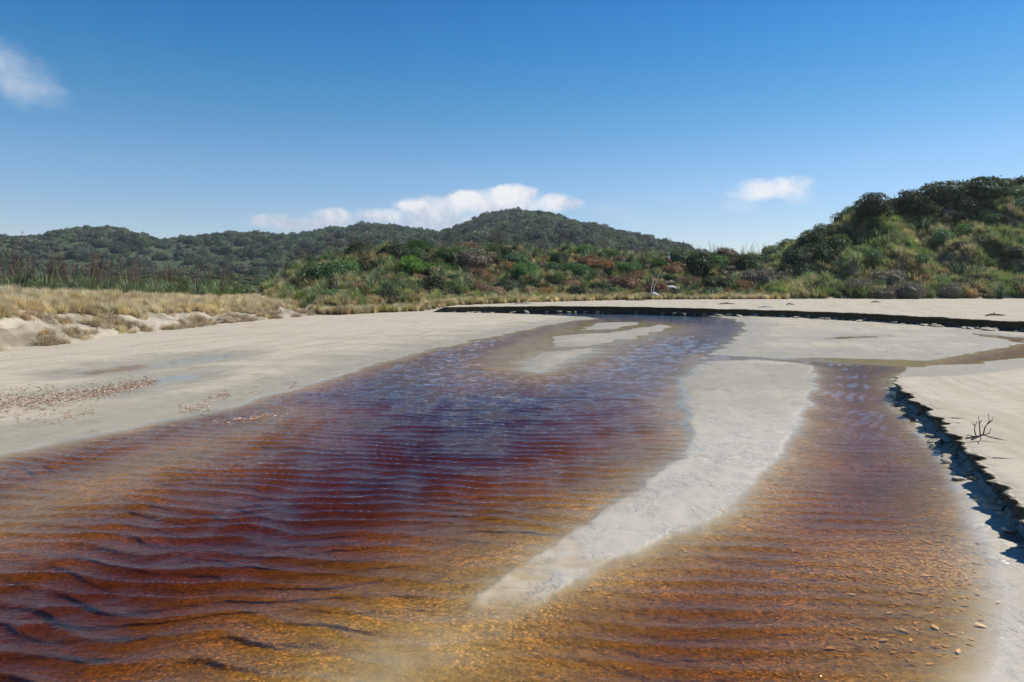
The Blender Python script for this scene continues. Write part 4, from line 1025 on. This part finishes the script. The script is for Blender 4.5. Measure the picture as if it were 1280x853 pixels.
# ------------------------------------------------------------------ leaves and shells
def leaf_geo(n, P, sz, r_, lift=.002, curl=.10):
    """n leaves as folded six-vertex blades"""
    a = r_.uniform(0, 2*np.pi, n); L = sz*r_.uniform(.6, 1.3, n); Wd = L*r_.uniform(.28, .45, n)
    ca, sa = np.cos(a), np.sin(a)
    base = np.array([(-.5, 0, 0), (-.1, .5, .16), (.5, 0, .05), (-.1, -.5, .16), (-.1, 0, 0), (.25, .36, .12), (.25, -.36, .12)])
    V = np.zeros((n, 7, 3))
    tx_, ty_ = r_.normal(0, curl, n), r_.normal(0, curl, n)
    for k, (u, v, h) in enumerate(base):
        lx = u*L; ly = v*Wd
        V[:, k, 0] = P[:, 0]+lx*ca-ly*sa; V[:, k, 1] = P[:, 1]+lx*sa+ly*ca
        V[:, k, 2] = P[:, 2]+lift+h*Wd*.6+np.abs(lx*tx_+ly*ty_)
    f = np.array([(0, 4, 1, 1), (0, 3, 4, 4), (4, 2, 5, 1), (4, 3, 6, 2)])
    tri = np.array([(0, 4, 1), (0, 3, 4)]); qd = np.array([(4, 2, 5, 1), (4, 3, 6, 2)])
    off = (np.arange(n)*7)[:, None, None]
    return V.reshape(-1, 3), (tri[None]+off).reshape(-1, 3), (qd[None]+off).reshape(-1, 4)
def leaves(name, pxy, sz, label, seed, z=0.0, minz=-9, water_top=False, m_=M_LEAF, curl=.10, lift=.002):
    r_ = np.random.default_rng(seed)
    P = np.array([G(a, b_, z) for a, b_ in pxy]); h = height(P[:, 0], P[:, 1]); 
    if water_top: h = np.maximum(h, -.004)
    V, T, Q = leaf_geo(len(P), np.stack([P[:, 0], P[:, 1], h], -1), sz, r_, lift, curl)
    o = link(name, mesh_np(name, V, [Q, T], m_, False, dict(tone=np.repeat(r_.random(len(P)), 7)))); return tag(o, label, 'leaves', kind='stuff')
r_ = np.random.default_rng(77)
def band(n, pts, wv):
    """pixel positions strewn along a polyline"""
    P = np.array(pts, float); s = r_.random(n)*(len(P)-1); i = s.astype(int); f = s-i
    c = P[i]*(1-f[:, None])+P[np.minimum(i+1, len(P)-1)]*f[:, None]
    ww = np.interp(s, np.arange(len(P)), wv); c[:, 1] += r_.normal(0, 1, n)*ww; c[:, 0] += r_.normal(0, 4, n); return c
leaves('leaf_litter', band(2300, [(-60, 512), (0, 504), (60, 498), (110, 490), (150, 482), (195, 473)], [8, 8, 7, 5, 3.5, 2.5]), .06, 'band of dry pinkish brown leaves on the damp left beach', 1, z=.05, curl=.35, lift=.006)
leaves('leaf_litter', np.vstack([band(50, [(228, 514), (262, 509)], [2, 3]), band(60, [(250, 506), (275, 499), (285, 495)], [3, 3, 2]), band(40, [(290, 493), (350, 490), (375, 482)], [2, 3, 1.5]), band(50, [(270, 528), (310, 524), (360, 516)], [1.5, 1, 1])]),
       .06, 'scattered brown leaves stranded in the shallows of the left shore', 2, z=0, water_top=True, curl=.35, lift=.006)
leaves('leaf_litter', band(160, [(20, 520), (80, 522), (115, 513)], [6, 4, 2]), .04, 'thin scatter of leaves below the leaf band on the left beach', 3, z=.04, curl=.3, lift=.005)
# sunken leaves of the right channel
n = 1500
c = np.stack([r_.normal(1085, 62, n), r_.normal(700, 27, n)], -1); c[:, 1] += (c[:, 0]-1085)*.18
c2 = np.stack([r_.normal(1090, 80, 170), r_.normal(795, 28, 170)], -1)
c3 = np.stack([r_.uniform(700, 1200, 260), r_.uniform(640, 850, 260)], -1); c3 = c3[c3[:, 1] > 760-(c3[:, 0]-700)*.42]
allc = np.vstack([c, c2, c3]); sm_ = (allc[:, 0] < 1235) & (allc[:, 1] < 900) & (allc[:, 1] > 600); allc = allc[sm_]
leaves('sunken_leaves', allc, .036, 'orange leaves lying on the bed of the right channel', 4, z=-.12, m_=M_SUNK)
# the largest fallen leaves, one by one
BIG = [(1198, 816, 'pale yellow leaf resting on the bed at the lower right shallows'), (1226, 784, 'pinkish leaf lying at the water edge lowest on the right'), (1248, 754, 'pink leaf on the wet sand edge halfway up the right shore'),
       (1157, 721, 'lone yellow leaf right of the leaf drift in the right channel'), (1105, 802, 'long pale leaf under the shallow water near the lower right'), (1120, 787, 'cream leaf just above the long pale one under water'),
       (1112, 768, 'yellow leaf under water in the middle of the right channel'), (1040, 812, 'orange leaf under water left of the long pale leaf'), (1020, 822, 'reddish orange leaf lowest left of the sunken ones'),
       (1167, 613, 'small orange leaf floating high in the right channel'), (1169, 786, 'thin yellow leaf near the right shore under water'), (1001, 845, 'orange leaf at the bottom edge of the picture'),
       (1066, 745, 'orange leaf beneath the main leaf drift'), (1130, 790, 'buff leaf close right of the cream leaf'), (1083, 799, 'golden leaf left of the long pale leaf')]
lm = []
for k in range(3):
    rr_ = np.random.default_rng(90+k); V_, T_, Q_ = leaf_geo(1, np.array([[0, 0, 0.]]), .050, rr_); lm.append(mesh_np('fallen_leaf', V_, [Q_, T_], M_LEAF, False, dict(tone=np.full(7, [.9, .7, 1][k]))))
for i, (px, py, lb) in enumerate(BIG):
    x, y = G(px, py, -.05); z = gz(x, y); x, y = G(px, py, z); o = link('fallen_leaf', lm[i % 3]); o.location = (x, y, gz(x, y)+.006); o.rotation_euler = (0, 0, rf.uniform(0, 6.28)); tag(o, lb, 'leaf')
# shells
def chips(name, pxy, sz, z, label, seed):
    rr_ = np.random.default_rng(seed); P = np.array([G(a, b_, z) for a, b_ in pxy]); h = height(P[:, 0], P[:, 1])
    V = []; Fc = []
    for i, (p, hh) in enumerate(zip(P, h)):
        s0 = sz*rr_.uniform(.5, 1.4); a = rr_.uniform(0, 6.28); b0 = len(V)
        V.append((p[0], p[1], hh+s0*.35))
        for k in range(7):
            an = a+k*2*math.pi/7; V.append((p[0]+math.cos(an)*s0*(1 if k % 2 else .8), p[1]+math.sin(an)*s0*.7, max(hh, 0)+.001))
        for k in range(7): Fc.append((b0, b0+1+k, b0+1+(k+1) % 7))
    o = link(name, mesh_np(name, np.array(V), np.array(Fc), M_SHELL)); tag(o, label, 'shells', kind='stuff')
chips('shell_fragments', np.stack([r_.uniform(-20, 420, 110), r_.uniform(0, 1, 110)], -1)*[1, 0]+np.stack([np.zeros(110), 0*r_.random(110)], -1)+np.array([[0, 0]]) if False else
      np.array([(a, 442-a*.09+b_) for a, b_ in zip(r_.uniform(0, 420, 110), r_.uniform(2, 22, 110))]), .022, .06, 'white shell chips scattered on the dry sand of the left beach', 11)
chips('shell_fragments', np.array([(1236, 659), (1239, 644), (1272, 681), (1254, 702), (1258, 705), (1276, 786), (1252, 798), (1210, 611), (1228, 657)]), .014, .0, 'few white shells on the wet strip beside the right channel', 12)
hz_V = np.array([(x_, y_, z_) for z_ in (-6.0, 150.0) for y_ in (-300.0, 1500.0) for x_ in (-1700.0, 1700.0)])
hz_F = np.array([(0, 2, 3, 1), (4, 5, 7, 6), (0, 1, 5, 4), (2, 6, 7, 3), (0, 4, 6, 2), (1, 3, 7, 5)])
mh, t = mat('haze'); vs = t.node('ShaderNodeVolumePrincipled', i_Color=(.80, .88, 1.0), i_Density=.00018, i_Anisotropy=.3)
t.node('ShaderNodeOutputMaterial', i_Volume=vs)
hz = link('haze', mesh_np('haze', hz_V, hz_F, mh, False)); tag(hz, 'thin pale air haze over the whole estuary', 'haze', kind='stuff')
print('objects', len(bpy.data.objects))
